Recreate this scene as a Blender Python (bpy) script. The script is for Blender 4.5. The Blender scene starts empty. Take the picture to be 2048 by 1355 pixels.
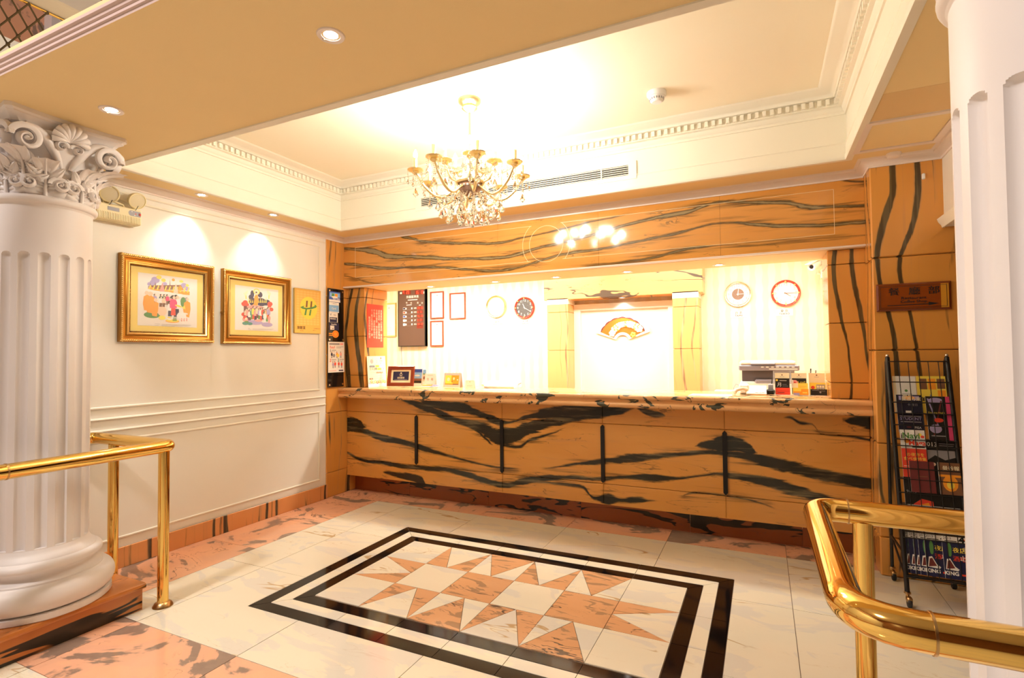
import bpy, bmesh, math, random
from mathutils import Matrix, Vector
random.seed(7)
sc = bpy.context.scene
COL = sc.collection
PI = math.pi

# ------------------------------------------------------------------ camera
cam_d = bpy.data.cameras.new('camera')
cam_d.sensor_fit = 'HORIZONTAL'
cam_d.sensor_width = 36.0
cam_d.lens = 36.0 * 1056.4 / 2048.0
cam_d.clip_start = 0.05
cam = bpy.data.objects.new('camera', cam_d)
COL.objects.link(cam)
_R = Vector((0.9037007, 0.4280549, -0.0097001))
_U = Vector((0.0206639, -0.0209740, 0.9995665))
_F = Vector((-0.4276658, 0.9035093, 0.0277995))
cam.matrix_world = Matrix(((_R.x, _U.x, -_F.x, 3.962), (_R.y, _U.y, -_F.y, 0.0), (_R.z, _U.z, -_F.z, 1.42), (0, 0, 0, 1)))
sc.camera = cam

# ------------------------------------------------------------------ world, exposure, large lights
w = bpy.data.worlds.new('world'); sc.world = w; w.use_nodes = True
w.node_tree.nodes['Background'].inputs[0].default_value = (1.0, 0.92, 0.84, 1)
w.node_tree.nodes['Background'].inputs[1].default_value = 0.05
vs = sc.view_settings
sc.display_settings.display_device = 'sRGB'
vs.view_transform = 'Standard'; vs.look = 'None'; vs.gamma = 1.0; vs.use_curve_mapping = False
vs.exposure = 0.24
sc.cycles.max_bounces = 8; sc.cycles.diffuse_bounces = 5; sc.cycles.glossy_bounces = 4
sc.cycles.transmission_bounces = 8; sc.cycles.transparent_max_bounces = 8
sc.cycles.caustics_reflective = False; sc.cycles.caustics_refractive = False
sc.cycles.sample_clamp_indirect = 6.0
sc.cycles.use_denoising = True

def area(name, loc, size, size_y, energy, color, rot=(0, 0, 0), spread=PI):
    d = bpy.data.lights.new(name, 'AREA'); d.shape = 'RECTANGLE'; d.size = size; d.size_y = size_y
    d.energy = energy; d.color = color; d.spread = spread
    o = bpy.data.objects.new(name, d); COL.objects.link(o); o.location = loc; o.rotation_euler = rot
    return o
def point(name, loc, energy, color, r=0.04):
    d = bpy.data.lights.new(name, 'POINT'); d.energy = energy; d.color = color; d.shadow_soft_size = r
    o = bpy.data.objects.new(name, d); COL.objects.link(o); o.location = loc
    return o
def spot(name, loc, energy, color, angle, blend=0.5, r=0.03, target=None):
    d = bpy.data.lights.new(name, 'SPOT'); d.energy = energy; d.color = color; d.spot_size = math.radians(angle)
    d.spot_blend = blend; d.shadow_soft_size = r
    o = bpy.data.objects.new(name, d); COL.objects.link(o); o.location = loc
    if target is not None:
        o.rotation_euler = (Vector(target) - Vector(loc)).to_track_quat('-Z', 'Y').to_euler()
    return o
SOFT = (1.0, 0.95, 0.82); COOL = (1.0, 0.94, 0.91)
area('atrium_lamp', (1.2, -1.6, 5.4), 0.6, 0.6, 260, COOL)
area('office_lamp_left', (1.0, 4.86, 2.43), 2.4, 0.25, 84, SOFT)
area('office_lamp_right', (3.4, 4.86, 2.43), 2.0, 0.25, 46, SOFT)

# ------------------------------------------------------------------ node helpers
MATS = {}
def newmat(name):
    m = bpy.data.materials.new(name); m.use_nodes = True
    MATS[name] = m
    return m, m.node_tree, m.node_tree.nodes['Principled BSDF']
def mat(name, col, rough=0.5, metal=0.0, spec=0.5, emit=None, estr=0.0, trans=0.0, ior=1.45, coat=0.0, alpha=1.0):
    m, nt, b = newmat(name)
    b.inputs['Base Color'].default_value = (*col, 1); b.inputs['Roughness'].default_value = rough
    b.inputs['Metallic'].default_value = metal; b.inputs['Specular IOR Level'].default_value = spec
    b.inputs['Transmission Weight'].default_value = trans; b.inputs['IOR'].default_value = ior
    b.inputs['Coat Weight'].default_value = coat; b.inputs['Alpha'].default_value = alpha
    if emit:
        b.inputs['Emission Color'].default_value = (*emit, 1); b.inputs['Emission Strength'].default_value = estr
    return m
def N(nt, typ, **kw):
    n = nt.nodes.new(typ)
    for k, v in kw.items(): setattr(n, k, v)
    return n
def setin(nt, sock, v):
    if isinstance(v, bpy.types.NodeSocket): nt.links.new(v, sock)
    elif v is not None: sock.default_value = v
def M_(nt, op, a, b=None, c=None, clamp=False):
    n = N(nt, 'ShaderNodeMath', operation=op); n.use_clamp = clamp
    setin(nt, n.inputs[0], a)
    if b is not None: setin(nt, n.inputs[1], b)
    if c is not None: setin(nt, n.inputs[2], c)
    return n.outputs[0]
def MIX(nt, f, a, b):
    n = N(nt, 'ShaderNodeMix', data_type='RGBA')
    setin(nt, n.inputs[0], f)
    for s, v in ((n.inputs[6], a), (n.inputs[7], b)):
        if isinstance(v, tuple): s.default_value = (*v, 1)
        else: setin(nt, s, v)
    return n.outputs[2]
def RAMP(nt, f, stops, interp='LINEAR'):
    n = N(nt, 'ShaderNodeValToRGB'); cr = n.color_ramp; cr.interpolation = interp
    while len(cr.elements) < len(stops): cr.elements.new(0.5)
    for e, (p, c) in zip(cr.elements, stops):
        e.position = p; e.color = (*c, 1) if len(c) == 3 else c
    nt.links.new(f, n.inputs[0])
    return n.outputs[0]
def SMOOTH(nt, v, a, b):
    n = N(nt, 'ShaderNodeMapRange', interpolation_type='SMOOTHSTEP')
    setin(nt, n.inputs[0], v); n.inputs[1].default_value = a; n.inputs[2].default_value = b
    return n.outputs[0]
def POS(nt, rnd=0.0):
    g = N(nt, 'ShaderNodeNewGeometry').outputs['Position']
    if rnd:
        r = N(nt, 'ShaderNodeObjectInfo').outputs['Random']
        c = N(nt, 'ShaderNodeCombineXYZ')
        for i, k in enumerate((1.0, 0.7, 0.4)):
            nt.links.new(M_(nt, 'MULTIPLY', r, rnd * k), c.inputs[i])
        a = N(nt, 'ShaderNodeVectorMath', operation='ADD')
        nt.links.new(g, a.inputs[0]); nt.links.new(c.outputs[0], a.inputs[1])
        return a.outputs[0]
    return g
def NOISE(nt, vec, scale=(1, 1, 1), sc_=1.0, detail=3.0, rough=0.5, dist=0.0, loc=(0, 0, 0), rot=(0, 0, 0)):
    mp = N(nt, 'ShaderNodeMapping'); mp.inputs['Scale'].default_value = scale; mp.inputs['Location'].default_value = loc
    mp.inputs['Rotation'].default_value = rot
    nt.links.new(vec, mp.inputs[0])
    n = N(nt, 'ShaderNodeTexNoise'); n.inputs['Scale'].default_value = sc_; n.inputs['Detail'].default_value = detail
    n.inputs['Roughness'].default_value = rough; n.inputs['Distortion'].default_value = dist
    nt.links.new(mp.outputs[0], n.inputs['Vector'])
    return n.outputs['Fac']
def BUMP(nt, b, h, strength=0.1, dist=0.01):
    n = N(nt, 'ShaderNodeBump'); n.inputs['Strength'].default_value = strength; n.inputs['Distance'].default_value = dist
    nt.links.new(h, n.inputs['Height']); nt.links.new(n.outputs[0], b.inputs['Normal'])
def CURVE(nt, f, pts):
    n = N(nt, 'ShaderNodeFloatCurve'); mp = n.mapping; mp.use_clip = False; c = mp.curves[0]
    pts = sorted(pts)
    c.points[0].location = pts[0]; c.points[1].location = pts[-1]
    for p in pts[1:-1]: c.points.new(*p)
    for p in c.points: p.handle_type = 'AUTO_CLAMPED'
    mp.update()
    nt.links.new(f, n.inputs['Value'])
    return n.outputs[0]
def band(nt, v, c, wd, soft):      # 1 where |v-c| < wd
    d = M_(nt, 'ABSOLUTE', M_(nt, 'SUBTRACT', v, c))
    return SMOOTH(nt, M_(nt, 'SUBTRACT', wd, d), -soft, soft)

# traced veins of the book-matched counter and lintel slabs: (x along the wall, height, half thickness), metres
CV = {'A': [(0.013, 0.677, 0.047), (0.247, 0.637, 0.0256), (0.46, 0.588, 0.0302), (0.69, 0.562, 0.0247), (0.876, 0.53, 0.0243), (1.063, 0.494, 0.0191), (1.243, 0.464, 0.0141), (1.546, 0.418, 0.0092), (1.839, 0.396, 0.0089), (2.099, 0.405, 0.0), (2.287, 0.433, 0.0043), (2.553, 0.489, 0.0126), (2.815, 0.538, 0.0204), (3.02, 0.57, 0.028), (3.139, 0.591, 0.0198), (3.417, 0.635, 0.0154), (3.655, 0.663, 0.0187), (3.742, 0.658, 0.0223), (3.928, 0.631, 0.0327), (4.115, 0.592, 0.0356), (4.276, 0.56, 0.0349), (4.437, 0.537, 0.0309), (4.615, 0.516, 0.0302)], 'B': [(0.013, 0.401, 0.0104), (0.214, 0.343, 0.0154), (0.509, 0.331, 0.02), (0.786, 0.319, 0.0196), (1.05, 0.326, 0.0191), (1.192, 0.328, 0.0189), (1.444, 0.308, 0.0231), (1.665, 0.264, 0.0227), (1.833, 0.244, 0.0223), (2.001, 0.287, 0.022), (2.192, 0.331, 0.0216), (2.423, 0.364, 0.0169), (2.686, 0.376, 0.0165), (2.936, 0.411, 0.0121), (3.136, 0.425, 0.0237), (3.347, 0.44, 0.0116), (3.549, 0.482, 0.0076), (3.656, 0.499, 0.0112), (3.739, 0.498, 0.0222), (3.924, 0.479, 0.0291), (4.111, 0.443, 0.0356), (4.272, 0.4, 0.0279), (4.434, 0.376, 0.024), (4.598, 0.381, 0.0134)], 'C': [(0.013, 0.724, 0.0418), (0.121, 0.713, 0.0466), (0.228, 0.687, 0.0257), (0.3, 0.671, 0.0), (1.053, 0.853, 0.0), (1.167, 0.829, 0.0143), (1.362, 0.8, 0.0187), (1.549, 0.762, 0.0368), (1.68, 0.714, 0.0546), (1.807, 0.672, 0.0629), (1.842, 0.674, 0.0672), (1.907, 0.682, 0.0624), (2.03, 0.733, 0.0529), (2.198, 0.794, 0.0434), (2.384, 0.846, 0.0342), (2.563, 0.888, 0.0294), (2.736, 0.911, 0.0248), (2.904, 0.942, 0.0203), (3.086, 0.977, 0.0), (3.459, 0.691, 0.0), (3.517, 0.707, 0.019), (3.625, 0.721, 0.0376), (3.702, 0.733, 0.0485), (3.798, 0.721, 0.0406), (3.882, 0.69, 0.0293), (3.922, 0.675, 0.0), (4.438, 0.945, 0.0), (4.482, 0.94, 0.0171), (4.54, 0.939, 0.034), (4.597, 0.939, 0.0439), (4.626, 0.937, 0.0472)], 'D': [(0.938, 0.961, 0.0), (0.996, 0.953, 0.0193), (1.168, 0.934, 0.0381), (1.411, 0.919, 0.042), (1.603, 0.866, 0.0275), (1.732, 0.826, 0.0272), (1.843, 0.799, 0.0179), (1.958, 0.818, 0.0089), (2.031, 0.848, 0.0132), (2.152, 0.879, 0.0262), (2.339, 0.908, 0.0429), (2.519, 0.928, 0.038), (2.737, 0.965, 0.0331), (2.904, 0.971, 0.0122), (3.006, 0.974, 0.0), (3.066, 0.965, 0.012), (3.145, 0.94, 0.0238), (3.222, 0.931, 0.0157), (3.268, 0.921, 0.0)], 'E': [(0.698, 0.968, 0.0), (0.789, 0.956, 0.0148), (0.967, 0.913, 0.0291), (1.167, 0.858, 0.0286), (1.361, 0.791, 0.0187), (1.549, 0.726, 0.0138), (1.679, 0.632, 0.0136), (1.755, 0.592, 0.0), (1.955, 0.592, 0.0133), (2.102, 0.658, 0.0131), (2.29, 0.721, 0.0086), (2.518, 0.81, 0.0), (4.068, 0.936, 0.0), (4.122, 0.945, 0.0071), (4.194, 0.906, 0.0106), (4.271, 0.903, 0.0035), (4.316, 0.842, 0.0035), (4.465, 0.83, 0.0069), (4.623, 0.812, 0.0101)], 'F': [(0.478, 0.238, 0.0), (0.54, 0.239, 0.0149), (0.694, 0.227, 0.0246), (0.845, 0.216, 0.0292), (0.962, 0.193, 0.0337), (1.003, 0.173, 0.0), (2.285, 0.305, 0.0086), (2.581, 0.295, 0.0125), (2.683, 0.215, 0.0124), (2.789, 0.222, 0.0367), (2.893, 0.225, 0.0161), (3.014, 0.235, 0.0239), (3.114, 0.245, 0.0079), (3.287, 0.264, 0.0), (3.51, 0.345, 0.0076), (3.858, 0.327, 0.0073), (4.054, 0.277, 0.0)]}
HV = {'A': [(-0.002, 2.541, 0.0106), (0.227, 2.509, 0.0208), (0.423, 2.475, 0.0307), (0.518, 2.431, 0.0304), (0.674, 2.397, 0.025), (0.915, 2.376, 0.0196), (1.204, 2.336, 0.0191), (1.479, 2.308, 0.014), (1.823, 2.287, 0.0181), (2.252, 2.342, 0.0131), (2.459, 2.365, 0.0128), (2.757, 2.41, 0.0125), (3.178, 2.477, 0.016), (3.456, 2.498, 0.0194), (3.698, 2.544, 0.0113), (3.917, 2.511, 0.0148), (4.144, 2.485, 0.018), (4.201, 2.46, 0.0214), (4.268, 2.433, 0.0177), (4.423, 2.417, 0.0139), (4.615, 2.399, 0.0102)], 'B': [(-0.002, 2.382, 0.0106), (0.16, 2.359, 0.0156), (0.358, 2.322, 0.0154), (0.549, 2.292, 0.0152), (0.855, 2.278, 0.0099), (1.203, 2.25, 0.0143), (1.532, 2.201, 0.0139), (1.822, 2.169, 0.0136), (2.251, 2.228, 0.0131), (2.484, 2.268, 0.0128), (2.755, 2.277, 0.0125), (3.175, 2.321, 0.012), (3.386, 2.343, 0.0117), (3.695, 2.385, 0.0076), (3.963, 2.343, 0.0147), (4.253, 2.303, 0.0142), (4.612, 2.287, 0.0136)], 'C': [(0.736, 2.586, 0.0), (0.845, 2.57, 0.0148), (1.022, 2.513, 0.0146), (1.205, 2.485, 0.0144), (1.571, 2.444, 0.0139), (1.824, 2.419, 0.0136), (2.092, 2.446, 0.0089), (2.253, 2.459, 0.0087), (2.758, 2.518, 0.0083), (3.179, 2.549, 0.0), (4.412, 2.611, 0.0), (4.501, 2.587, 0.0069), (4.618, 2.559, 0.0102)], 'D': [(-0.002, 2.261, 0.0053), (0.485, 2.139, 0.0051), (1.088, 2.076, 0.0048), (1.821, 2.074, 0.0045), (2.766, 2.143, 0.0041), (3.173, 2.17, 0.0119), (3.476, 2.213, 0.0116), (3.692, 2.219, 0.0038), (3.963, 2.193, 0.0037), (4.22, 2.204, 0.0036), (4.61, 2.198, 0.0034)]}
ORANGE_A, ORANGE_B, DARK, OLIVE = (0.76, 0.375, 0.095), (0.63, 0.255, 0.045), (0.020, 0.018, 0.010), (0.33, 0.25, 0.13)

def traced_marble(name, chains, z0, z1, rough, centre_grey):
    m, nt, b = newmat(name)
    p = POS(nt)
    sx = N(nt, 'ShaderNodeSeparateXYZ'); nt.links.new(p, sx.inputs[0])
    X, Z = sx.outputs[0], sx.outputs[2]
    xf = M_(nt, 'DIVIDE', X, 4.64)
    streak = NOISE(nt, p, (2.2, 2.2, 26), 1.0, 4, 0.6)
    broad = NOISE(nt, p, (1.3, 1.3, 5), 1.0, 3, 0.5, 0.6)
    base = MIX(nt, broad, ORANGE_A, ORANGE_B)
    base = MIX(nt, M_(nt, 'MULTIPLY', SMOOTH(nt, streak, 0.55, 0.8), 0.45), base, (0.52, 0.26, 0.10))
    fine = NOISE(nt, p, (1.6, 1.6, 9), 1.0, 5, 0.55, 0.9, (3, 1, 7))
    thin = M_(nt, 'MULTIPLY', band(nt, fine, 0.5, 0.006, 0.006), SMOOTH(nt, NOISE(nt, p, (3, 3, 7), 1.0, 2), 0.52, 0.66))
    base = MIX(nt, M_(nt, 'MULTIPLY', thin, 0.75), base, (0.10, 0.06, 0.03))
    streak2 = NOISE(nt, p, (1.5, 1.5, 34), 1.0, 4, 0.6, 0.3, (9, 3, 1))
    tot = None
    for key, ch in chains.items():
        zc = CURVE(nt, xf, [(x / 4.64, (z - z0) / (z1 - z0)) for x, z, t in ch])
        tt = CURVE(nt, xf, [(x / 4.64, t / 0.1) for x, z, t in ch])
        zc = M_(nt, 'MULTIPLY_ADD', zc, z1 - z0, z0)
        tt = M_(nt, 'MULTIPLY', tt, 0.1 if centre_grey else 0.122)
        wob = M_(nt, 'MULTIPLY', M_(nt, 'SUBTRACT', NOISE(nt, p, (5, 5, 30), 1.0, 4, 0.6, 0.4, (len(key), 0, 3.7 * len(chains) + ord(key))), 0.5), 0.055)
        wob = M_(nt, 'MULTIPLY', wob, M_(nt, 'MULTIPLY_ADD', tt, 18.0, 0.35))
        d = M_(nt, 'ABSOLUTE', M_(nt, 'ADD', M_(nt, 'SUBTRACT', Z, zc), wob))
        s = M_(nt, 'SUBTRACT', tt, d)
        on = SMOOTH(nt, tt, 0.0005, 0.004)
        mk = M_(nt, 'MULTIPLY', SMOOTH(nt, s, -0.008, 0.010), on)
        halo = M_(nt, 'MULTIPLY', M_(nt, 'MULTIPLY', SMOOTH(nt, s, -0.055, -0.002), SMOOTH(nt, streak2, 0.50, 0.66)), M_(nt, 'MULTIPLY', on, 0.75))
        mk = M_(nt, 'MAXIMUM', mk, halo)
        tot = mk if tot is None else M_(nt, 'MAXIMUM', tot, mk)
        if centre_grey:
            inner = M_(nt, 'MULTIPLY', SMOOTH(nt, s, 0.006, 0.014), on)
            gr = inner if key == 'A' else M_(nt, 'MAXIMUM', gr, inner)
    tone = MIX(nt, M_(nt, 'MULTIPLY', SMOOTH(nt, streak, 0.5, 0.75), 0.55), DARK, OLIVE)
    if centre_grey: tone = MIX(nt, M_(nt, 'MULTIPLY', gr, 0.85), (0.03, 0.025, 0.012), (0.36, 0.26, 0.12))
    c = MIX(nt, tot, base, tone)
    nt.links.new(c, b.inputs['Base Color'])
    b.inputs['Roughness'].default_value = rough
    return m
M_COUNTER = traced_marble('counter_marble', CV, 0.1, 1.1, 0.16, False)
M_LINTEL = traced_marble('lintel_marble', HV, 2.0, 2.7, 0.10, True)

def veined(name, scale, a, bcol, vein, rough, rnd=9.0, wd=0.012, dens=0.5, dist=0.4, patches=None, thin=(0.1, 0.07, 0.04)):
    m, nt, b = newmat(name)
    p = POS(nt, rnd)
    broad = NOISE(nt, p, tuple(s * 0.6 for s in scale), 1.0, 3, 0.5, 0.5)
    base = MIX(nt, broad, a, bcol)
    fl = NOISE(nt, p, scale, 1.0, 3.0, 0.5, dist)
    thick = M_(nt, 'MULTIPLY', SMOOTH(nt, NOISE(nt, p, tuple(s * 0.8 for s in scale), 1.0, 2, 0.5, 0.2, (5, 2, 9)), dens, dens + 0.25), wd * 2.5)
    v1 = M_(nt, 'MULTIPLY', band(nt, fl, 0.5, M_(nt, 'ADD', thick, 0.001), 0.006), SMOOTH(nt, thick, 0.001, 0.006))
    f2 = NOISE(nt, p, tuple(s * 1.7 for s in scale), 1.0, 4.0, 0.55, dist, (11, 4, 2))
    v2 = M_(nt, 'MULTIPLY', band(nt, f2, 0.47, 0.004, 0.005), SMOOTH(nt, NOISE(nt, p, scale, 1.0, 2, 0.5, 0.0, (1, 8, 5)), 0.5, 0.65))
    c = MIX(nt, M_(nt, 'MULTIPLY', v2, 0.7), base, thin)
    if patches:
        pt = NOISE(nt, p, patches[1], 1.0, 5, 0.55, 1.6, (2, 6, 1))
        c = MIX(nt, M_(nt, 'MULTIPLY', SMOOTH(nt, pt, patches[2], patches[2] + 0.035), patches[3]), c, patches[0])
    c = MIX(nt, v1, c, vein)
    nt.links.new(c, b.inputs['Base Color'])
    b.inputs['Roughness'].default_value = rough
    return m
def vertical_marble(name, A, B, rough, rnd, dark=(0.035, 0.028, 0.014), dens=0.575):
    m, nt, b = newmat(name)
    p = POS(nt, rnd)
    base = MIX(nt, NOISE(nt, p, (3.0, 3.0, 0.9), 1.0, 3, 0.5, 0.5), A, B)
    base = MIX(nt, M_(nt, 'MULTIPLY', SMOOTH(nt, NOISE(nt, p, (26, 26, 1.2), 1.0, 4, 0.6), 0.55, 0.8), 0.45), base, (0.50, 0.24, 0.09))
    sx = N(nt, 'ShaderNodeSeparateXYZ'); nt.links.new(p, sx.inputs[0])
    h = M_(nt, 'ADD', sx.outputs[0], sx.outputs[1])
    h = M_(nt, 'MULTIPLY_ADD', M_(nt, 'SUBTRACT', NOISE(nt, p, (0.9, 0.9, 0.8), 1.0, 2, 0.5), 0.5), 0.38, h)
    h = M_(nt, 'MULTIPLY_ADD', M_(nt, 'SUBTRACT', NOISE(nt, p, (14, 14, 5), 1.0, 3, 0.6), 0.5), 0.016, h)
    cb = N(nt, 'ShaderNodeCombineXYZ'); nt.links.new(h, cb.inputs[0])
    br = NOISE(nt, p, (2.5, 2.5, 1.1), 1.0, 3, 0.6, 0.0, (4, 4, 4))
    n1 = NOISE(nt, cb.outputs[0], (16, 1, 1), 1.0, 1, 0.4)
    n2 = NOISE(nt, cb.outputs[0], (34, 1, 1), 1.0, 1, 0.4, 0.0, (7, 0, 0))
    strand = NOISE(nt, p, (42, 42, 1.6), 1.0, 4, 0.6, 0.0, (2, 9, 5))
    big = SMOOTH(nt, M_(nt, 'MULTIPLY_ADD', M_(nt, 'SUBTRACT', strand, 0.5), 0.16, M_(nt, 'MULTIPLY_ADD', M_(nt, 'SUBTRACT', br, 0.5), 0.30, n1)), dens, dens + 0.06)
    thin = M_(nt, 'MULTIPLY', SMOOTH(nt, n2, 0.62, 0.66), SMOOTH(nt, br, 0.45, 0.62))
    grey = M_(nt, 'MULTIPLY', SMOOTH(nt, n1, dens - 0.06, dens), SMOOTH(nt, br, 0.45, 0.6))
    c = MIX(nt, M_(nt, 'MULTIPLY', grey, 0.55), base, (0.40, 0.24, 0.11))
    c = MIX(nt, M_(nt, 'MULTIPLY', thin, 0.7), c, (0.12, 0.08, 0.035))
    c = MIX(nt, M_(nt, 'MULTIPLY', big, 0.93), c, MIX(nt, SMOOTH(nt, strand, 0.45, 0.62), dark, tuple(q * 2.6 for q in dark)))
    nt.links.new(c, b.inputs['Base Color']); b.inputs['Roughness'].default_value = rough
    return m
M_PIER = vertical_marble('pier_marble', ORANGE_A, ORANGE_B, 0.14, 0.0)
M_BASE = vertical_marble('skirting_marble', (0.74, 0.34, 0.13), (0.60, 0.24, 0.08), 0.16, 4.0, (0.03, 0.025, 0.015), 0.58)
M_RISER = veined('riser_marble', (4.0, 0.7, 9.0), (0.66, 0.25, 0.07), (0.50, 0.17, 0.04), (0.03, 0.022, 0.012), 0.16, rnd=0, wd=0.03, dens=0.40)
def swirl_marble(name, A, B, patch, rough, scale, rnd, thr):
    m, nt, b = newmat(name)
    p = POS(nt, rnd)
    base = MIX(nt, NOISE(nt, p, (2, 2, 2), 1.0, 3, 0.5, 0.6), A, B)
    sw = NOISE(nt, p, scale, 1.0, 4.5, 0.55, 1.5, (2, 6, 1))
    fine = NOISE(nt, p, tuple(s * 5 for s in scale), 1.0, 4, 0.6, 0.8)
    c = MIX(nt, M_(nt, 'MULTIPLY', SMOOTH(nt, sw, thr - 0.10, thr - 0.02), 0.28), base, (0.62, 0.36, 0.26))
    pm = SMOOTH(nt, M_(nt, 'MULTIPLY_ADD', M_(nt, 'SUBTRACT', fine, 0.5), 0.10, sw), thr, thr + 0.05)
    c = MIX(nt, M_(nt, 'MULTIPLY', pm, 0.90), c, MIX(nt, fine, patch, tuple(q * 0.55 for q in patch)))
    ln = M_(nt, 'MULTIPLY', band(nt, M_(nt, 'MULTIPLY_ADD', M_(nt, 'SUBTRACT', fine, 0.5), 0.04, sw), 0.43, 0.0035, 0.005), SMOOTH(nt, NOISE(nt, p, (1.5, 1.5, 1.5), 1.0, 2), 0.45, 0.55))
    c = MIX(nt, M_(nt, 'MULTIPLY', ln, 0.85), c, (0.10, 0.07, 0.06))
    nt.links.new(c, b.inputs['Base Color']); b.inputs['Roughness'].default_value = rough
    return m
M_PINK = swirl_marble('pink_marble', (0.84, 0.47, 0.30), (0.76, 0.37, 0.20), (0.30, 0.22, 0.17), 0.10, (2.0, 3.0, 2.0), 9.0, 0.535)
M_STAR = veined('star_pink_marble', (3.0, 9.0, 3.0), (0.70, 0.39, 0.205), (0.61, 0.31, 0.145), (0.14, 0.10, 0.07), 0.10, wd=0.010, dens=0.52, dist=0.8, patches=((0.30, 0.19, 0.11), (3.5, 12, 3), 0.555, 0.75), thin=(0.4, 0.24, 0.14))
M_CREAM = veined('cream_marble', (1.3, 5.5, 1.6), (0.80, 0.735, 0.575), (0.75, 0.675, 0.52), (0.52, 0.36, 0.19), 0.065, wd=0.006, dens=0.52, dist=0.7, patches=((0.64, 0.61, 0.56), (1.4, 3.5, 1), 0.52, 0.55), thin=(0.58, 0.41, 0.22))
M_TOP = veined('worktop_marble', (6.0, 6.0, 9.0), (0.80, 0.47, 0.22), (0.70, 0.34, 0.12), (0.06, 0.06, 0.04), 0.10, rnd=0, wd=0.03, dens=0.46, dist=0.9)
M_OFFM = vertical_marble('office_marble', (0.82, 0.48, 0.20), (0.74, 0.38, 0.13), 0.25, 0.0, (0.26, 0.16, 0.09), 0.62)
M_OFFB = veined('office_beam_marble', (1.2, 1.2, 7.0), (0.82, 0.48, 0.20), (0.74, 0.38, 0.13), (0.10, 0.07, 0.05), 0.25, rnd=3.0, wd=0.014, dens=0.46, dist=0.5)
M_BLACK = mat('black_granite', (0.006, 0.004, 0.004), 0.08, spec=0.3)
M_GROUT = mat('grout', (0.16, 0.11, 0.07), 0.8)
M_TOE = veined('shaded_toe_marble', (1.2, 1.2, 6.0), (0.40, 0.12, 0.035), (0.26, 0.07, 0.02), (0.02, 0.015, 0.01), 0.2, wd=0.02, dens=0.45)  # redder stone, darkened further to paint in the shade of the toe recess
M_STRIP = mat('black_strip', (0.006, 0.005, 0.005), 0.25)
def plaster(name, col, rough, bump=0.06, scale=220.0, spec=0.3, var=0.03):
    m, nt, b = newmat(name)
    p = POS(nt)
    n1 = NOISE(nt, p, (1, 1, 1), 2.3, 3, 0.5)
    nt.links.new(MIX(nt, n1, tuple(c * (1 - var) for c in col), col), b.inputs['Base Color'])
    b.inputs['Roughness'].default_value = rough; b.inputs['Specular IOR Level'].default_value = spec
    BUMP(nt, b, NOISE(nt, p, (1, 1, 1), scale, 2, 0.6), bump, 0.002)
    return m
M_WALL = plaster('cream_paint', (0.86, 0.83, 0.755), 0.38)
M_WHITE = plaster('white_plaster', (0.81, 0.76, 0.74), 0.42, 0.04, 90)
M_MOULD = plaster('cream_moulding', (0.87, 0.82, 0.70), 0.40, 0.02)
M_SOFFIT = plaster('ochre_wallpaper', (0.86, 0.67, 0.36), 0.75, 0.25, 420, 0.15, 0.05)
M_TRAY = plaster('tray_wallpaper', (0.92, 0.85, 0.68), 0.7, 0.15, 420, 0.15)
M_FASC = plaster('dimmed_fascia', (0.66, 0.50, 0.46), 0.45, 0.02)  # trim tone darkened to stand for the dimmer light falling on the fascia
M_LILAC = plaster('pale_trim', (0.84, 0.74, 0.68), 0.42, 0.02)
def wallpaper():
    m, nt, b = newmat('striped_wallpaper'); p = POS(nt)
    sx = N(nt, 'ShaderNodeSeparateXYZ'); nt.links.new(p, sx.inputs[0])
    s = M_(nt, 'SINE', M_(nt, 'MULTIPLY', M_(nt, 'ADD', sx.outputs[0], sx.outputs[1]), 2 * PI / 0.115))
    s2 = M_(nt, 'SINE', M_(nt, 'MULTIPLY', sx.outputs[2], 2 * PI / 0.16))
    f = SMOOTH(nt, M_(nt, 'MULTIPLY_ADD', s2, 0.25, s), -0.2, 0.5)
    nt.links.new(MIX(nt, f, (0.86, 0.80, 0.66), (0.84, 0.75, 0.54)), b.inputs['Base Color'])
    b.inputs['Roughness'].default_value = 0.55
    return m
M_PAPER = wallpaper()
def metal(name, col, rough, noise=0.0):
    m, nt, b = newmat(name)
    b.inputs['Base Color'].default_value = (*col, 1); b.inputs['Metallic'].default_value = 1.0; b.inputs['Roughness'].default_value = rough
    if noise:
        n = NOISE(nt, POS(nt), (1, 1, 1), 60, 3)
        nt.links.new(M_(nt, 'MULTIPLY_ADD', n, noise, rough), b.inputs['Roughness'])
    return m
M_BRASS = metal('polished_brass', (0.86, 0.56, 0.16), 0.06, 0.05)
M_BRASSD = metal('aged_brass', (0.55, 0.36, 0.16), 0.28)
M_GOLD = metal('chandelier_gold', (0.98, 0.80, 0.42), 0.30)
M_CHROME = metal('chrome', (0.75, 0.72, 0.68), 0.12)
M_BLACKM = mat('black_wire', (0.012, 0.010, 0.009), 0.35)
M_CRYSTAL = mat('crystal', (1, 0.99, 0.96), 0.02, trans=1.0, ior=1.5)
M_BULB = mat('bulb', (1, 0.9, 0.7), 0.3, emit=(1.0, 0.945, 0.82), estr=520)
M_LAMP = mat('downlight_lamp', (1, 1, 1), 0.3, emit=(1.0, 0.94, 0.86), estr=22)
def flat(name, c, rough=0.5, **k): return mat(name, c, rough, **k)
WHITE = flat('white_card', (0.86, 0.85, 0.83)); PALE = flat('off_white_plastic', (0.78, 0.74, 0.66), 0.4)
RED = flat('red_print', (0.75, 0.06, 0.03)); BLUE = flat('blue_print', (0.04, 0.10, 0.45)); NAVY = flat('navy_print', (0.015, 0.018, 0.07))
INK = flat('black_ink', (0.012, 0.011, 0.010)); YEL = flat('yellow_print', (0.92, 0.72, 0.10)); ORG = flat('orange_print', (0.95, 0.36, 0.03))
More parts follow.
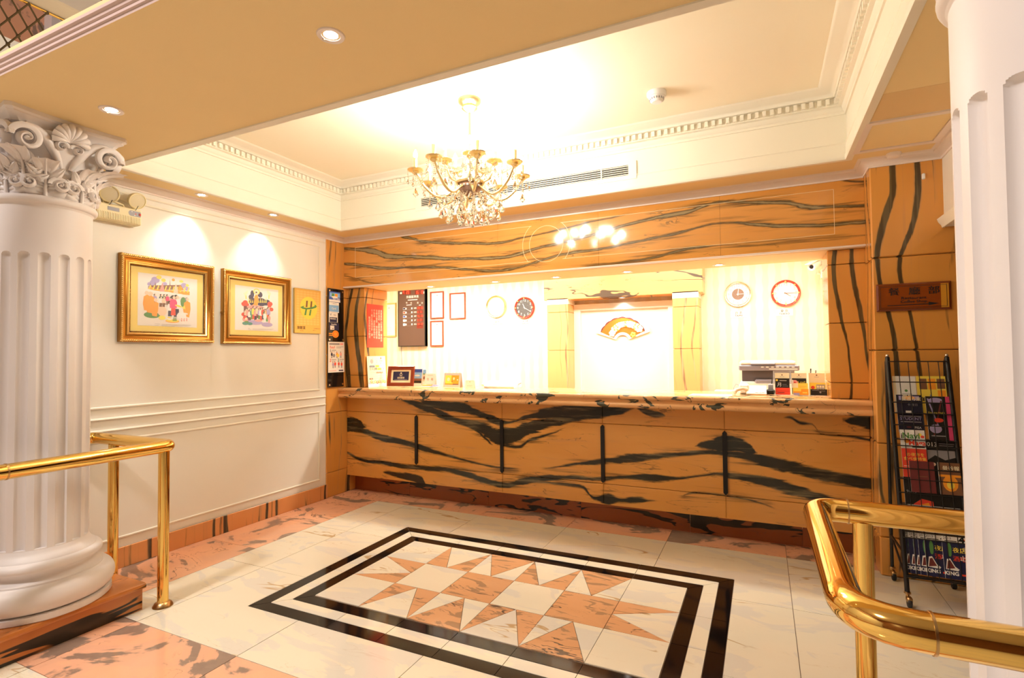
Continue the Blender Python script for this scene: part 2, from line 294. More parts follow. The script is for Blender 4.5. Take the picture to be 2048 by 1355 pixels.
GRN = flat('green_print', (0.10, 0.28, 0.08)); PURP = flat('lilac_print', (0.42, 0.36, 0.62)); PNK = flat('pink_print', (0.88, 0.35, 0.32))
SKIN = flat('skin_print', (0.88, 0.62, 0.46)); BRN = flat('brown_print', (0.22, 0.10, 0.05)); GREY = flat('grey_plastic', (0.32, 0.31, 0.34), 0.4)
MAG = flat('magenta_print', (0.75, 0.07, 0.22)); LBL = flat('pale_blue_print', (0.25, 0.50, 0.85)); TEAL = flat('teal_print', (0.06, 0.28, 0.25))
DNV = flat('midnight_print', (0.008, 0.008, 0.028)); DKR = flat('maroon_print', (0.16, 0.03, 0.03)); CRM = flat('cream_card', (0.88, 0.80, 0.56)); MAT_Y = flat('yellow_mount', (0.88, 0.68, 0.18), 0.7)

# ------------------------------------------------------------------ geometry helpers
class G:
    """collects faces; every face carries a material slot"""
    def __init__(s, M=None): s.v = []; s.f = []; s.mi = []; s.k = 0; s.M = M
    def P(s, p):
        if s.M is not None: p = s.M @ Vector(p)
        s.v.append((p[0], p[1], p[2])); return len(s.v) - 1
    def F(s, *ix): s.f.append(ix); s.mi.append(s.k)
    def box(s, x0, x1, y0, y1, z0, z1):
        a = [s.P((x, y, z)) for z in (z0, z1) for y in (y0, y1) for x in (x0, x1)]
        for q in ((0, 2, 3, 1), (4, 5, 7, 6), (0, 1, 5, 4), (2, 6, 7, 3), (0, 4, 6, 2), (1, 3, 7, 5)): s.F(*[a[i] for i in q])
        return s
    def cbox(s, x0, x1, y0, y1, z0, z1, c=0.004):
        """box with all edges chamfered"""
        X = (x0, x1); Y = (y0, y1); Z = (z0, z1); sg = (1, -1); I = {}
        for i in (0, 1):
            for j in (0, 1):
                for k in (0, 1):
                    I[i, j, k] = (s.P((X[i], Y[j] + sg[j] * c, Z[k] + sg[k] * c)), s.P((X[i] + sg[i] * c, Y[j], Z[k] + sg[k] * c)), s.P((X[i] + sg[i] * c, Y[j] + sg[j] * c, Z[k])))
        for i in (0, 1):
            q = [I[i, 0, 0][0], I[i, 1, 0][0], I[i, 1, 1][0], I[i, 0, 1][0]]; s.F(*(q if i else q[::-1]))
            q = [I[0, i, 0][1], I[0, i, 1][1], I[1, i, 1][1], I[1, i, 0][1]]; s.F(*(q if i else q[::-1]))
            q = [I[0, 0, i][2], I[1, 0, i][2], I[1, 1, i][2], I[0, 1, i][2]]; s.F(*(q if i else q[::-1]))
        for a in (0, 1):
            for b in (0, 1):
                s.F(I[a, b, 0][0], I[a, b, 1][0], I[a, b, 1][1], I[a, b, 0][1])
                s.F(I[a, 0, b][0], I[a, 1, b][0], I[a, 1, b][2], I[a, 0, b][2])
                s.F(I[0, a, b][1], I[1, a, b][1], I[1, a, b][2], I[0, a, b][2])
        for q in I.values(): s.F(*q)
        return s
    def prism(s, pts, d0, d1):
        """polygon in local xy, extruded local z d0..d1"""
        n = len(pts)
        a = [s.P((x, y, d0)) for x, y in pts]; b = [s.P((x, y, d1)) for x, y in pts]
        s.F(*a[::-1]); s.F(*b)
        for i in range(n): s.F(a[i], a[(i + 1) % n], b[(i + 1) % n], b[i])
        return s
    def rect(s, u0, u1, v0, v1, d0, d1): return s.prism([(u0, v0), (u1, v0), (u1, v1), (u0, v1)], d0, d1)
    def disc(s, u, v, ru, d0, d1, rv=None, n=20, a0=0.0):
        rv = ru if rv is None else rv
        return s.prism([(u + ru * math.cos(a0 + 2 * PI * i / n), v + rv * math.sin(a0 + 2 * PI * i / n)) for i in range(n)], d0, d1)
    def tube(s, pts, r, n=10, closed=False, caps=True):
        pts = [Vector(p) for p in pts]; m = len(pts)
        if isinstance(r, (int, float)): r = [r] * m
        T = []
        for i in range(m):
            a = pts[(i - 1) % m] if (closed or i > 0) else pts[i]; b = pts[(i + 1) % m] if (closed or i < m - 1) else pts[i]
            T.append((b - a).normalized())
        up = Vector((0, 0, 1)) if abs(T[0].z) < 0.9 else Vector((1, 0, 0))
        nrm = (up - T[0] * up.dot(T[0])).normalized(); rings = []
        for i in range(m):
            nrm = (nrm - T[i] * nrm.dot(T[i])).normalized(); bi = T[i].cross(nrm)
            rings.append([s.P(pts[i] + (nrm * math.cos(2 * PI * k / n) + bi * math.sin(2 * PI * k / n)) * r[i]) for k in range(n)])
        for i in range(m if closed else m - 1):
            A, B_ = rings[i], rings[(i + 1) % m]
            for k in range(n): s.F(A[k], A[(k + 1) % n], B_[(k + 1) % n], B_[k])
        if caps and not closed: s.F(*rings[0][::-1]); s.F(*rings[-1])
        return s
    def lathe(s, prof, c=(0, 0, 0), n=32, axis='z', a0=0.0):
        rings = []
        def pt(r, z, a):
            x, y = r * math.cos(a), r * math.sin(a)
            if axis == 'z': return (c[0] + x, c[1] + y, c[2] + z)
            if axis == 'x': return (c[0] + z, c[1] + x, c[2] + y)
            return (c[0] + y, c[1] + z, c[2] + x)
        for r, z in prof:
            if r < 1e-6: rings.append([s.P(pt(0, z, 0))])
            else: rings.append([s.P(pt(r, z, a0 + 2 * PI * k / n)) for k in range(n)])
        for A, B_ in zip(rings, rings[1:]):
            for k in range(n):
                k2 = (k + 1) % n
                if len(A) == 1 and len(B_) == 1: continue
                if len(A) == 1: s.F(A[0], B_[k2], B_[k])
                elif len(B_) == 1: s.F(A[k], A[k2], B_[0])
                else: s.F(A[k], A[k2], B_[k2], B_[k])
        if len(rings[0]) > 1: s.F(*rings[0][::-1])
        if len(rings[-1]) > 1: s.F(*rings[-1])
        return s
    def ball(s, c, r, n=12, m=8, sq=(1, 1, 1)):
        prof = [(r * math.sin(PI * i / m), -r * math.cos(PI * i / m)) for i in range(m + 1)]
        prof[0] = (0, -r); prof[-1] = (0, r)
        k0 = len(s.v); M0 = s.M; s.M = None
        s.lathe(prof, (0, 0, 0), n); s.M = M0
        for i in range(k0, len(s.v)):
            x, y, z = s.v[i]; p = Vector((c[0] + x * sq[0], c[1] + y * sq[1], c[2] + z * sq[2]))
            if M0 is not None: p = M0 @ p
            s.v[i] = tuple(p)
        return s
    def sweep(s, path, prof, closed=False):
        """mitred moulding: prof = (distance to the right of the path, z)"""
        m = len(path); rings = []
        for i in range(m):
            p = Vector(path[i])
            a = Vector(path[(i - 1) % m]) if (closed or i > 0) else None
            b = Vector(path[(i + 1) % m]) if (closed or i < m - 1) else None
            n1 = None if a is None else Vector(((p - a).y, -(p - a).x)).normalized()
            n2 = None if b is None else Vector(((b - p).y, -(b - p).x)).normalized()
            if n1 is None: d = n2
            elif n2 is None: d = n1
            else: d = (n1 + n2) / max(0.2, 1 + n1.dot(n2))
            rings.append([s.P((p.x + d.x * q, p.y + d.y * q, z)) for q, z in prof])
        k = len(prof)
        for i in range(m if closed else m - 1):
            A, B_ = rings[i], rings[(i + 1) % m]
            for j in range(k): s.F(A[j], B_[j], B_[(j + 1) % k], A[(j + 1) % k])
        if not closed: s.F(*rings[0]); s.F(*rings[-1][::-1])
        return s
    def grid(s, fn, nu, nv, closed_u=False):
        ix = [[s.P(fn(i / (nu if closed_u else nu - 1), j / (nv - 1))) for i in range(nu)] for j in range(nv)]
        for j in range(nv - 1):
            for i in range(nu if closed_u else nu - 1):
                s.F(ix[j][i], ix[j][(i + 1) % nu], ix[j + 1][(i + 1) % nu], ix[j + 1][i])
        return s

def mesh_of(name, g, mats, smooth=None):
    me = bpy.data.meshes.new(name)
    me.from_pydata(g.v, [], g.f)
    for m in (mats if isinstance(mats, (list, tuple)) else [mats]): me.materials.append(m)
    if any(g.mi): me.polygons.foreach_set('material_index', g.mi)
    bm = bmesh.new(); bm.from_mesh(me); bmesh.ops.recalc_face_normals(bm, faces=bm.faces); bm.to_mesh(me); bm.free()
    if smooth:
        me.polygons.foreach_set('use_smooth', [True] * len(me.polygons))
        me.set_sharp_from_angle(angle=math.radians(smooth))
    me.update()
    return me
def wloc(o):
    p = Vector((0, 0, 0))
    while o is not None: p = p + o.location; o = o.parent
    return p
def obj(name, g, mats, parent=None, smooth=35, label=None, stuff=False):
    """link the collected faces as one mesh object whose origin is the middle of its underside"""
    xs, ys, zs = zip(*g.v)
    c = Vector(((min(xs) + max(xs)) / 2, (min(ys) + max(ys)) / 2, min(zs)))
    g.v = [(x - c.x, y - c.y, z - c.z) for x, y, z in g.v]
    o = bpy.data.objects.new(name, mesh_of(name, g, mats, smooth)); COL.objects.link(o)
    if parent is not None: o.parent = parent; o.location = c - wloc(parent)
    else: o.location = c
    if label: o['label'] = label
    if stuff: o['kind'] = 'stuff'
    return o
def thing(name, label, cat, loc=(0, 0, 0), group=None):
    o = bpy.data.objects.new(name, None); COL.objects.link(o); o.location = loc; o.empty_display_size = 0.05
    o['label'] = label; o['category'] = cat
    if group: o['group'] = group
    return o
def tag(o, label, cat, group=None):
    o['label'] = label; o['category'] = cat
    if group: o['group'] = group
    return o
def struct(name, g, mats, parent=None, smooth=35):
    o = obj(name, g, mats, parent, smooth)
    if parent is None: o['kind'] = 'structure'
    return o
def copy_tree(o, parent=None, loc=None):
    c = o.copy(); COL.objects.link(c)
    if parent is not None: c.parent = parent
    if loc is not None: c.location = loc
    for ch in list(o.children): copy_tree(ch, c)
    return c
def plane(o, u, v):
    """local frame: u right, v up, third axis towards the viewer"""
    u = Vector(u).normalized(); v = Vector(v).normalized(); n = u.cross(v); o = Vector(o)
    return Matrix(((u.x, v.x, n.x, o.x), (u.y, v.y, n.y, o.y), (u.z, v.z, n.z, o.z), (0, 0, 0, 1)))
def lettering(g, s, u, v, size, d=0.0008, align='CENTER', bold=0.0, sx=1.0, vert=False):
    """add text faces to g at (u, v) of its local frame"""
    if bold and any(ord(c_) > 0x2e80 for c_ in s):      # heavier strokes: the same glyphs laid twice more, slightly shifted
        for du, dd in ((-bold * 0.7, 0.0002), (bold * 0.7, 0.0004)): lettering(g, s, u + du, v, size, d + dd, align, 0.0, sx)
        bold = 0.0
    cu = bpy.data.curves.new('lettering', 'FONT'); cu.body = s; cu.size = size; cu.align_x = align; cu.align_y = 'CENTER'
    cu.offset = bold; cu.resolution_u = 2
    ob = bpy.data.objects.new('lettering', cu)
    me = bpy.data.meshes.new_from_object(ob)
    base = len(g.v)
    for p in me.vertices: g.P((u + p.co.x * sx, v + p.co.y, d + p.co.z))
    for f in me.polygons: g.f.append(tuple(base + i for i in f.vertices)); g.mi.append(g.k)
    bpy.data.objects.remove(ob); bpy.data.curves.remove(cu); bpy.data.meshes.remove(me)
    return g
WALL_L = lambda y, z, x=0.0: plane((x, y, z), (0, 1, 0), (0, 0, 1))       # seen from the room, on the left wall
WALL_B = lambda x, y, z: plane((x, y, z), (1, 0, 0), (0, 0, 1))           # on a wall facing the camera side

# ------------------------------------------------------------------ floor
ZF = 0.0
floor = struct('floor', G().box(-1.5, 8.0, -5.0, 4.6, -0.08, -0.004), M_GROUT)
GAP = 0.0017
def tile(poly, m, name='tile', top=ZF):
    c = Vector((sum(p[0] for p in poly) / len(poly), sum(p[1] for p in poly) / len(poly)))
    n = len(poly); q = []
    area2 = sum(poly[i][0] * poly[(i + 1) % n][1] - poly[(i + 1) % n][0] * poly[i][1] for i in range(n))
    if area2 < 0: poly = poly[::-1]
    for i in range(n):
        p = Vector(poly[i]); a = (p - Vector(poly[i - 1])).normalized(); b = (Vector(poly[(i + 1) % n]) - p).normalized()
        na, nb = Vector((-a.y, a.x)), Vector((-b.y, b.x))
        d = (na + nb) / max(0.25, 1 + na.dot(nb))
        q.append(tuple(p + d * GAP))
    return obj(name, G().prism(q, top - 0.012, top + random.uniform(-0.0003, 0.0003)), m, floor, smooth=None)
def R4(x0, x1, y0, y1): return [(x0, y0), (x1, y0), (x1, y1), (x0, y1)]
XS = [0.892, 1.680, 2.486, 3.283, 4.085, 4.870, 5.66, 6.5, 7.3, 8.0]
YS = [1.735, 2.527, 3.320, 4.120]
PX0, PX1, PY0, PY1 = 1.285, 3.775, 2.106, 3.602
# cream field with the star panel cut out of it
for i in range(len(XS) - 1):
    for j in range(3):
        x0, x1, y0, y1 = XS[i], XS[i + 1], YS[j], YS[j + 1]
        cx0, cx1, cy0, cy1 = max(x0, PX0), min(x1, PX1), max(y0, PY0), min(y1, PY1)
        if cx0 >= cx1 or cy0 >= cy1: tile(R4(x0, x1, y0, y1), M_CREAM); continue
        L, Rr, D, U_ = x0 < cx0, x1 > cx1, y0 < cy0, y1 > cy1
        if not (L or Rr or D or U_): continue
        if L and D: tile([(x0, y0), (x1, y0), (x1, cy0), (cx0, cy0), (cx0, y1), (x0, y1)], M_CREAM)
        elif L and U_: tile([(x0, y0), (cx0, y0), (cx0, cy1), (x1, cy1), (x1, y1), (x0, y1)], M_CREAM)
        elif Rr and D: tile([(x0, y0), (x1, y0), (x1, y1), (cx1, y1), (cx1, cy0), (x0, cy0)], M_CREAM)
        elif Rr and U_: tile([(cx1, y0), (x1, y0), (x1, y1), (x0, y1), (x0, cy1), (cx1, cy1)], M_CREAM)
        elif L: tile(R4(x0, cx0, y0, y1), M_CREAM)
        elif Rr: tile(R4(cx1, x1, y0, y1), M_CREAM)
        elif D: tile(R4(x0, x1, y0, cy0), M_CREAM)
        else: tile(R4(x0, x1, cy1, y1), M_CREAM)
for y0, y1 in zip([1.735, 2.527, 3.320], [2.527, 3.320, 4.120]): tile(R4(0.545, 0.892, y0, y1), M_CREAM)
for y0, y1 in zip([1.2, 1.95, 2.75, 3.34, 3.90], [1.95, 2.75, 3.34, 3.90, 4.56]): tile(R4(0.0, 0.545, y0, y1), M_PINK)
for x0, x1 in zip([0.545] + XS[:5], XS[:5] + [4.64]): tile(R4(x0, x1, 4.12, 4.56), M_PINK)
for x0, x1 in zip([0.892] + XS[1:-1], XS[1:]): tile(R4(x0, x1, 1.272, 1.735), M_PINK)
yy = [1.272, 0.47, -0.33, -1.13, -1.93, -2.73, -3.53, -5.0]
for x0, x1 in zip([0.892] + XS[1:-1], XS[1:]):
    for y1, y0 in zip(yy, yy[1:]): tile(R4(x0, x1, y0, y1), M_CREAM)
tile(R4(0.77, 0.892, 1.735, 1.85), M_CREAM); tile(R4(0.77, 0.892, 1.272, 1.735), M_PINK); tile(R4(0.77, 0.892, 0.47, 1.272), M_CREAM); tile(R4(0.77, 0.892, -0.33, 0.47), M_CREAM)
# mitred bands: black, cream, black
GX = [1.533 + 0.332 * i for i in range(7)]; GY = [2.364 + 0.3313 * i for i in range(4)]
bands = [(0.0, M_BLACK), (0.083, M_CREAM), (0.166, M_BLACK), (0.2485, None)]
for (o0, m), (o1, _) in zip(bands, bands[1:]):
    def side(n_lo, n_hi, f):
        for a, b in zip(n_lo, n_hi): tile(f(a, b), m, 'band_tile')
    xa, xb, ya, yb = PX0 + o0, PX1 - o0, PY0 + o0, PY1 - o0
    xc, xd, yc, yd = PX0 + o1, PX1 - o1, PY0 + o1, PY1 - o1
    cuts = GX[1:-1]
    for k in range(6):
        lo_o = xa if k == 0 else cuts[k - 1]; lo_i = xc if k == 0 else cuts[k - 1]
        hi_o = xb if k == 5 else cuts[k]; hi_i = xd if k == 5 else cuts[k]
        tile([(lo_o, ya), (hi_o, ya), (hi_i, yc), (lo_i, yc)], m, 'band_tile')
        tile([(lo_i, yd), (hi_i, yd), (hi_o, yb), (lo_o, yb)], m, 'band_tile')
    cuts = GY[1:-1]
    for k in range(3):
        lo_o = ya if k == 0 else cuts[k - 1]; lo_i = yc if k == 0 else cuts[k - 1]
        hi_o = yb if k == 2 else cuts[k]; hi_i = yd if k == 2 else cuts[k]
        tile([(xa, lo_o), (xc, lo_i), (xc, hi_i), (xa, hi_o)], m, 'band_tile')
        tile([(xd, lo_i), (xb, lo_o), (xb, hi_o), (xd, hi_i)], m, 'band_tile')
# star panel: squares and three-triangle cells
def star(i, j, base, a, b):
    x0, x1, y0, y1 = GX[i], GX[i + 1], GY[j], GY[j + 1]; xm, ym = (x0 + x1) / 2, (y0 + y1) / 2
    if base is None: tile(R4(x0, x1, y0, y1), a, 'star_tile'); return
    c = {'top': ((x0, y1), (x1, y1), (xm, y0), (x0, y0), (x1, y0)), 'bottom': ((x0, y0), (x1, y0), (xm, y1), (x0, y1), (x1, y1)),
         'left': ((x0, y0), (x0, y1), (x1, ym), (x1, y0), (x1, y1)), 'right': ((x1, y0), (x1, y1), (x0, ym), (x0, y0), (x0, y1))}[base]
    tile([c[0], c[1], c[2]], a, 'star_tile'); tile([c[0], c[3], c[2]], b, 'star_tile'); tile([c[1], c[4], c[2]], b, 'star_tile')
W_, P_ = M_CREAM, M_STAR
for j, base in ((2, 'top'), (0, 'bottom')):
    star(0, j, None, W_, P_); star(5, j, None, W_, P_)
    for i, (a, b) in zip((1, 2, 3, 4), ((W_, P_), (P_, W_), (W_, P_), (P_, W_))): star(i, j, base, a, b)
star(0, 1, 'left', W_, P_); star(5, 1, 'right', W_, P_)
for i, m in zip((1, 2, 3, 4), (W_, P_, W_, P_)): star(i, 1, None, m, m)

# raised platform under the left column
pf = struct('floor_2', G().box(-1.5, 0.768, -3.0, 1.825, -0.004, 0.118), M_GROUT)
obj('riser_slab', G().box(0.766, 0.772, -3.0, 1.83, 0.0, 0.118), M_RISER, pf, None)
g = G(); prof = [(-0.4, 0.118), (0.012, 0.118), (0.020, 0.122), (0.024, 0.134), (0.020, 0.146), (0.012, 0.150), (-0.4, 0.150)]
g.sweep([(0.772, -3.0), (0.772, 1.838)], prof); obj('nosing_slab', g, M_RISER, pf)
obj('platform_slab', G().box(-1.5, 0.370, -3.0, 1.838, 0.118, 0.149), M_BASE, pf, None)
obj('riser_slab', G().box(-1.5, 0.77, 1.825, 1.832, 0.0, 0.118), M_BASE, pf, None)

# ------------------------------------------------------------------ left wall
ZS = 2.64; ZT = 3.06
wl = struct('wall_left', G().box(-0.12, 0.0, -5.0, 4.02, 0.0, 3.3), M_WALL)
def frame_mould(y0, y1, z0, z1, wdt=0.016, d=0.010):
    g = G()
    for a0, a1, b0, b1 in ((y0, y1, z0, z0 + wdt), (y0, y1, z1 - wdt, z1), (y0, y0 + wdt, z0 + wdt, z1 - wdt), (y1 - wdt, y1, z0 + wdt, z1 - wdt)):
        g.cbox(0.0, d, a0, a1, b0, b1, 0.004)
    return obj('panel_moulding', g, M_MOULD, wl)
frame_mould(0.3, 3.912, 1.078, 2.512); frame_mould(0.3, 3.912, 0.195, 0.872)
rail_p = [(0, 0), (0.010, 0.0), (0.014, 0.006), (0.010, 0.014), (0, 0.016)]
for z in (1.004, 0.926):
    obj('rail_moulding', G().sweep([(0, 0.0), (0, 3.985)], [(q, z + h) for q, h in rail_p]), M_MOULD, wl)
obj('rail_moulding', G().sweep([(0, 0.0), (0, 3.985)], [(q * 0.8, 2.548 + h) for q, h in rail_p]), M_MOULD, wl)
bl = struct('baseboard_left', G().box(0.0, 0.010, 1.2, 4.0, 0.0, 0.130), M_GROUT)
ys = [1.2, 1.85, 2.32, 2.86, 3.40, 4.0]
for a, b in zip(ys, ys[1:]): obj('skirting_slab', G().cbox(0.008, 0.022, a + 0.001, b - 0.001, 0.0, 0.137, 0.003), M_BASE, bl, None)
# marble strip at the corner
tl = struct('trim_1', G().box(-0.10, 0.0, 4.02, 4.62, 0.0, 2.66), M_GROUT)
zz = [0.0, 0.245, 0.842, 1.43, 2.02, 2.61]
for a, b in zip(zz, zz[1:]): obj('marble_block', G().cbox(-0.05, 0.012, 3.995, 4.62, a + 0.002, b - 0.002, 0.004), M_PIER, tl, None)

# ------------------------------------------------------------------ lintel wall above the counter
wb = struct('wall_back', G().box(-0.02, 4.70, 4.27, 4.69, 2.135, 2.70), M_GROUT)
xs = [0.012, 1.823, 2.755, 3.695, 4.61]
for a, b in zip(xs, xs[1:]): obj('lintel_slab', G().box(a + 0.0008, b - 0.0008, 4.24, 4.28, 2.136, 2.64), M_LINTEL, wb, None)
obj('edge_strip', G().cbox(0.012, 4.61, 4.222, 4.26, 2.122, 2.136, 0.003), M_LILAC, wb)
M_SOFF2 = plaster('recess_soffit', (0.80, 0.58, 0.30), 0.6, 0.05)
obj('recess_soffit', G().box(0.0, 4.66, 4.26, 4.69, 2.120, 2.135), M_SOFF2, wb, None)
# fine inlaid brass outline with a broken ring
g = G(WALL_B(0, 4.2398, 0)); t = 0.0028
def line(u0, v0, u1, v1):
    d = Vector((u1 - u0, v1 - v0)); n = Vector((-d.y, d.x)).normalized() * t / 2
    g.prism([(u0 + n.x, v0 + n.y), (u0 - n.x, v0 - n.y), (u1 - n.x, v1 - n.y), (u1 + n.x, v1 + n.y)], -0.001, 0.0006)
cx, cz, r1, r2 = 2.290, 2.368, 0.157, 0.222
line(0.165, 2.536, 2.155, 2.536); line(2.425, 2.536, 4.431, 2.536); line(0.165, 2.225, 2.140, 2.225); line(2.440, 2.225, 4.431, 2.225)
line(0.165, 2.225, 0.165, 2.536); line(4.431, 2.225, 4.431, 2.536)
def arc(r, a0, a1, n):
    for i in range(n):
        a, b = a0 + (a1 - a0) * i / n, a0 + (a1 - a0) * (i + 1) / n
        line(cx + r * math.cos(a), cz + r * math.sin(a), cx + r * math.cos(b), cz + r * math.sin(b))
arc(r1, 0, 2 * PI, 48); arc(r2, math.radians(-40), math.radians(49), 18); arc(r2, math.radians(131), math.radians(220), 18)
M_INLAY = mat('inlay_metal', (0.90, 0.72, 0.42), 0.25)
obj('inlay_line', g, M_INLAY, wb, None)
# left return block and right pilaster of the opening
tb = struct('trim_2', G().box(0.02, 0.232, 4.29, 4.63, 1.086, 2.12), M_GROUT)
zz = [1.086, 1.211, 1.616, 2.018, 2.12]
for a, b in zip(zz, zz[1:]): obj('marble_block', G().cbox(0.012, 0.252, 4.275, 4.645, a + 0.002, b - 0.002, 0.004), M_PIER, tb, None)
tp = struct('trim_3', G().box(4.41, 4.62, 4.29, 4.63, 1.086, 2.12), M_GROUT)
zz = [1.086, 1.197, 1.610, 2.017, 2.12]
for a, b in zip(zz, zz[1:]): obj('marble_block', G().cbox(4.386, 4.62, 4.275, 4.645, a + 0.002, b - 0.002, 0.004), M_PIER, tp, None)
# pier with the restaurant sign
wr = struct('wall_right', G().box(4.63, 5.60, 4.06, 4.62, 0.0, 2.66), M_GROUT)
zz = [0.0, 0.242, 0.830, 1.420, 2.009, 2.60]
for a, b in zip(zz, zz[1:]): obj('marble_block', G().cbox(4.61, 5.60, 4.04, 4.62, a + 0.002, b - 0.002, 0.007), M_PIER, wr, None)
# cream wall over the opening on the right, with its end cap
wr2 = struct('wall_right_2', G().box(4.985, 5.15, 1.1, 4.04, 2.17, 3.3), M_WALL)
cap = [(0.0, 2.07), (0.010, 2.07), (0.014, 2.10), (0.030, 2.13), (0.045, 2.15), (0.050, 2.175), (0.0, 2.185)]
g = G().sweep([(4.985, 4.04), (4.985, 3.90)], cap); g.sweep([(4.985, 3.90), (5.15, 3.90)], [(-q, z) for q, z in cap])
obj('cap_moulding', G().sweep([(4.985, 4.038), (4.985, 1.1)], [(0, 2.165), (0.012, 2.165), (0.016, 2.18), (0.03, 2.20), (0.036, 2.22), (0, 2.23)]), M_MOULD, wr2)
M_WOODR = mat('restaurant_panelling', (0.17, 0.07, 0.025), 0.4)
struct('wall_far_right', G().box(8.0, 8.1, -5.0, 4.62, 0.0, 5.5), M_WOODR)
struct('wall_restaurant', G().box(5.60, 8.0, 4.5, 4.62, 0.0, 2.7), M_WOODR)
struct('ceiling_2', G().box(5.15, 8.0, 1.1, 4.6, 2.62, 2.7), M_WALL)

# ------------------------------------------------------------------ ceiling: ochre ring, raised tray, beam
TX0, TX1, TY0, TY1 = 0.27, 4.475, 1.94, 3.92
g = G()
BY0 = 1.09
g.box(-0.1, TX0, BY0, 4.3, ZS, ZS + 0.1); g.box(TX1, 5.0, BY0, 4.3, ZS, ZS + 0.1)
g.box(TX0, TX1, TY1, 4.3, ZS, ZS + 0.1); g.box(TX0, TX1, BY0, TY0, ZS, ZS + 0.1)
ceil = struct('ceiling', g, M_SOFFIT, None, None)
g = G()
for a in ((TX0 - 0.1, TX0, TY0, TY1), (TX1, TX1 + 0.1, TY0, TY1), (TX0 - 0.1, TX1 + 0.1, TY1, TY1 + 0.1), (TX0 - 0.1, TX1 + 0.1, TY0 - 0.1, TY0)):
    g.box(*a, ZS + 0.1 if False else ZS + 0.002, ZT)
obj('tray_side', g, M_MOULD, ceil, None)
obj('tray_top', G().box(TX0 - 0.1, TX1 + 0.1, TY0 - 0.1, TY1 + 0.1, ZT, ZT + 0.1), M_TRAY, ceil, None)
loop = [(TX0, TY0), (TX0, TY1), (TX1, TY1), (TX1, TY0)]
cor = [(0, 2.922), (0.010, 2.922), (0.012, 2.938), (0.020, 2.944), (0.026, 2.968), (0.048, 2.972), (0.048, 3.018), (0.070, 3.020), (0.078, 3.030), (0.100, 3.036), (0.130, 3.046), (0.150, 3.050), (0.165, 3.060), (0, 3.060)]
cn = obj('cornice', G().sweep(loop, cor, True), M_MOULD, ceil, 40)
lip = [(-0.030, 2.640), (-0.030, 2.633), (-0.006, 2.628), (0.010, 2.630), (0.016, 2.640), (0.014, 2.660), (0.008, 2.676), (0.006, 2.734), (0.010, 2.738), (0.010, 2.744), (0.0, 2.748), (0.0, 2.640)]
obj('opening_moulding', G().sweep(loop, lip, True), M_MOULD, ceil, 40)
dent = None
def dentil(x0, x1, y0, y1):
    global dent
    if dent is None:
        o = obj('dentil', G().box(-0.011, 0.011, -0.011, 0.011, 2.978, 3.014), M_MOULD, cn, None); dent = o
    else:
        o = dent.copy(); COL.objects.link(o)
    o.location = Vector(((x0 + x1) / 2, (y0 + y1) / 2, 2.978)) - wloc(cn)
n = int((TX1 - TX0 - 0.1) / 0.045)
for i in range(n):
    x = TX0 + 0.06 + i * (TX1 - TX0 - 0.12) / (n - 1); dentil(x, x, TY1 - 0.056, TY1 - 0.056)
n = int((TY1 - TY0 - 0.1) / 0.045)
for i in range(n):
    y = TY0 + 0.06 + i * (TY1 - TY0 - 0.12) / (n - 1)
    for x in (TX0 + 0.056, TX1 - 0.056): dentil(x, x, y, y)
crown = [(0.0, 2.590), (0.008, 2.590), (0.010, 2.600), (0.016, 2.602), (0.030, 2.618), (0.052, 2.626), (0.056, 2.634), (0.070, 2.640), (0.0, 2.640)]
t4 = struct('trim_4', G().sweep([(0.0, 1.12), (0.0, 3.995), (0.012, 3.995), (0.012, 4.24), (4.61, 4.24), (4.61, 4.04), (4.985, 4.04), (4.985, 1.2)], crown), M_LILAC)
# outer fascia of the beam towards the atrium
fas = [(0, 2.638), (0.002, 2.650), (0.008, 2.652), (0.008, 2.664), (0.014, 2.668), (0.016, 2.680), (0.024, 2.684), (0.024, 2.696), (0, 2.700)]
t5 = struct('trim_5', G().sweep([(8.0, 1.09), (-1.5, 1.09)], [(-q, z) for q, z in fas]), M_FASC)
struct('wall_front_beam', G().box(-1.5, 5.0, 1.092, 1.30, 2.66, 2.70), M_WALL)

# ------------------------------------------------------------------ office behind the counter
wo = struct('wall_office', G().box(-1.0, 4.60, 5.80, 5.90, 0.0, 2.5), M_PAPER)
struct('wall_office_left', G().box(-1.1, -1.0, 4.62, 5.90, 0.0, 2.5), M_PAPER)
struct('wall_office_right', G().box(4.47, 4.60, 4.81, 5.80, 0.0, 1.09).box(4.47, 4.60, 4.647, 5.80, 1.09, 2.5), mat('polished_lining', (0.86, 0.72, 0.48), 0.12))
struct('ceiling_3', G().box(-1.1, 4.60, 4.69, 5.90, 2.45, 2.55), M_WALL)
struct('wall_office_front', G().box(-1.1, 0.02, 4.55, 4.65, 0.0, 2.5), M_PAPER)
struct('floor_3', G().box(-1.1, 4.60, 4.4, 5.90, -0.05, 0.0), M_PINK)
# marble portal
def pillar(x0, x1, nm):
    t = struct(nm, G().box(x0 + 0.01, x1 - 0.01, 5.57, 5.80, 0.0, 1.965), M_GROUT)
    for a, b in zip([0.0, 0.9, 1.452, 1.876], [0.9, 1.452, 1.876, 1.965]): obj('marble_block', G().cbox(x0, x1, 5.55, 5.80, a + 0.0015, b - 0.0015, 0.004), M_OFFM, t, None)
    capm = [(0.0, 1.965), (0.012, 1.965), (0.016, 1.98), (0.040, 2.000), (0.060, 2.008), (0.066, 2.03), (0.0, 2.03)]
    obj('capital_moulding', G().sweep([(x1, 5.80), (x1, 5.55), (x0, 5.55), (x0, 5.80)][::-1], [(-q, z) for q, z in capm]), M_MOULD, t)
    return t
pillar(1.776, 2.026, 'trim_6'); pillar(3.145, 3.398, 'trim_7')
struct('trim_8', G().cbox(1.74, 3.438, 5.55, 5.80, 2.016, 2.46, 0.004), M_OFFB)
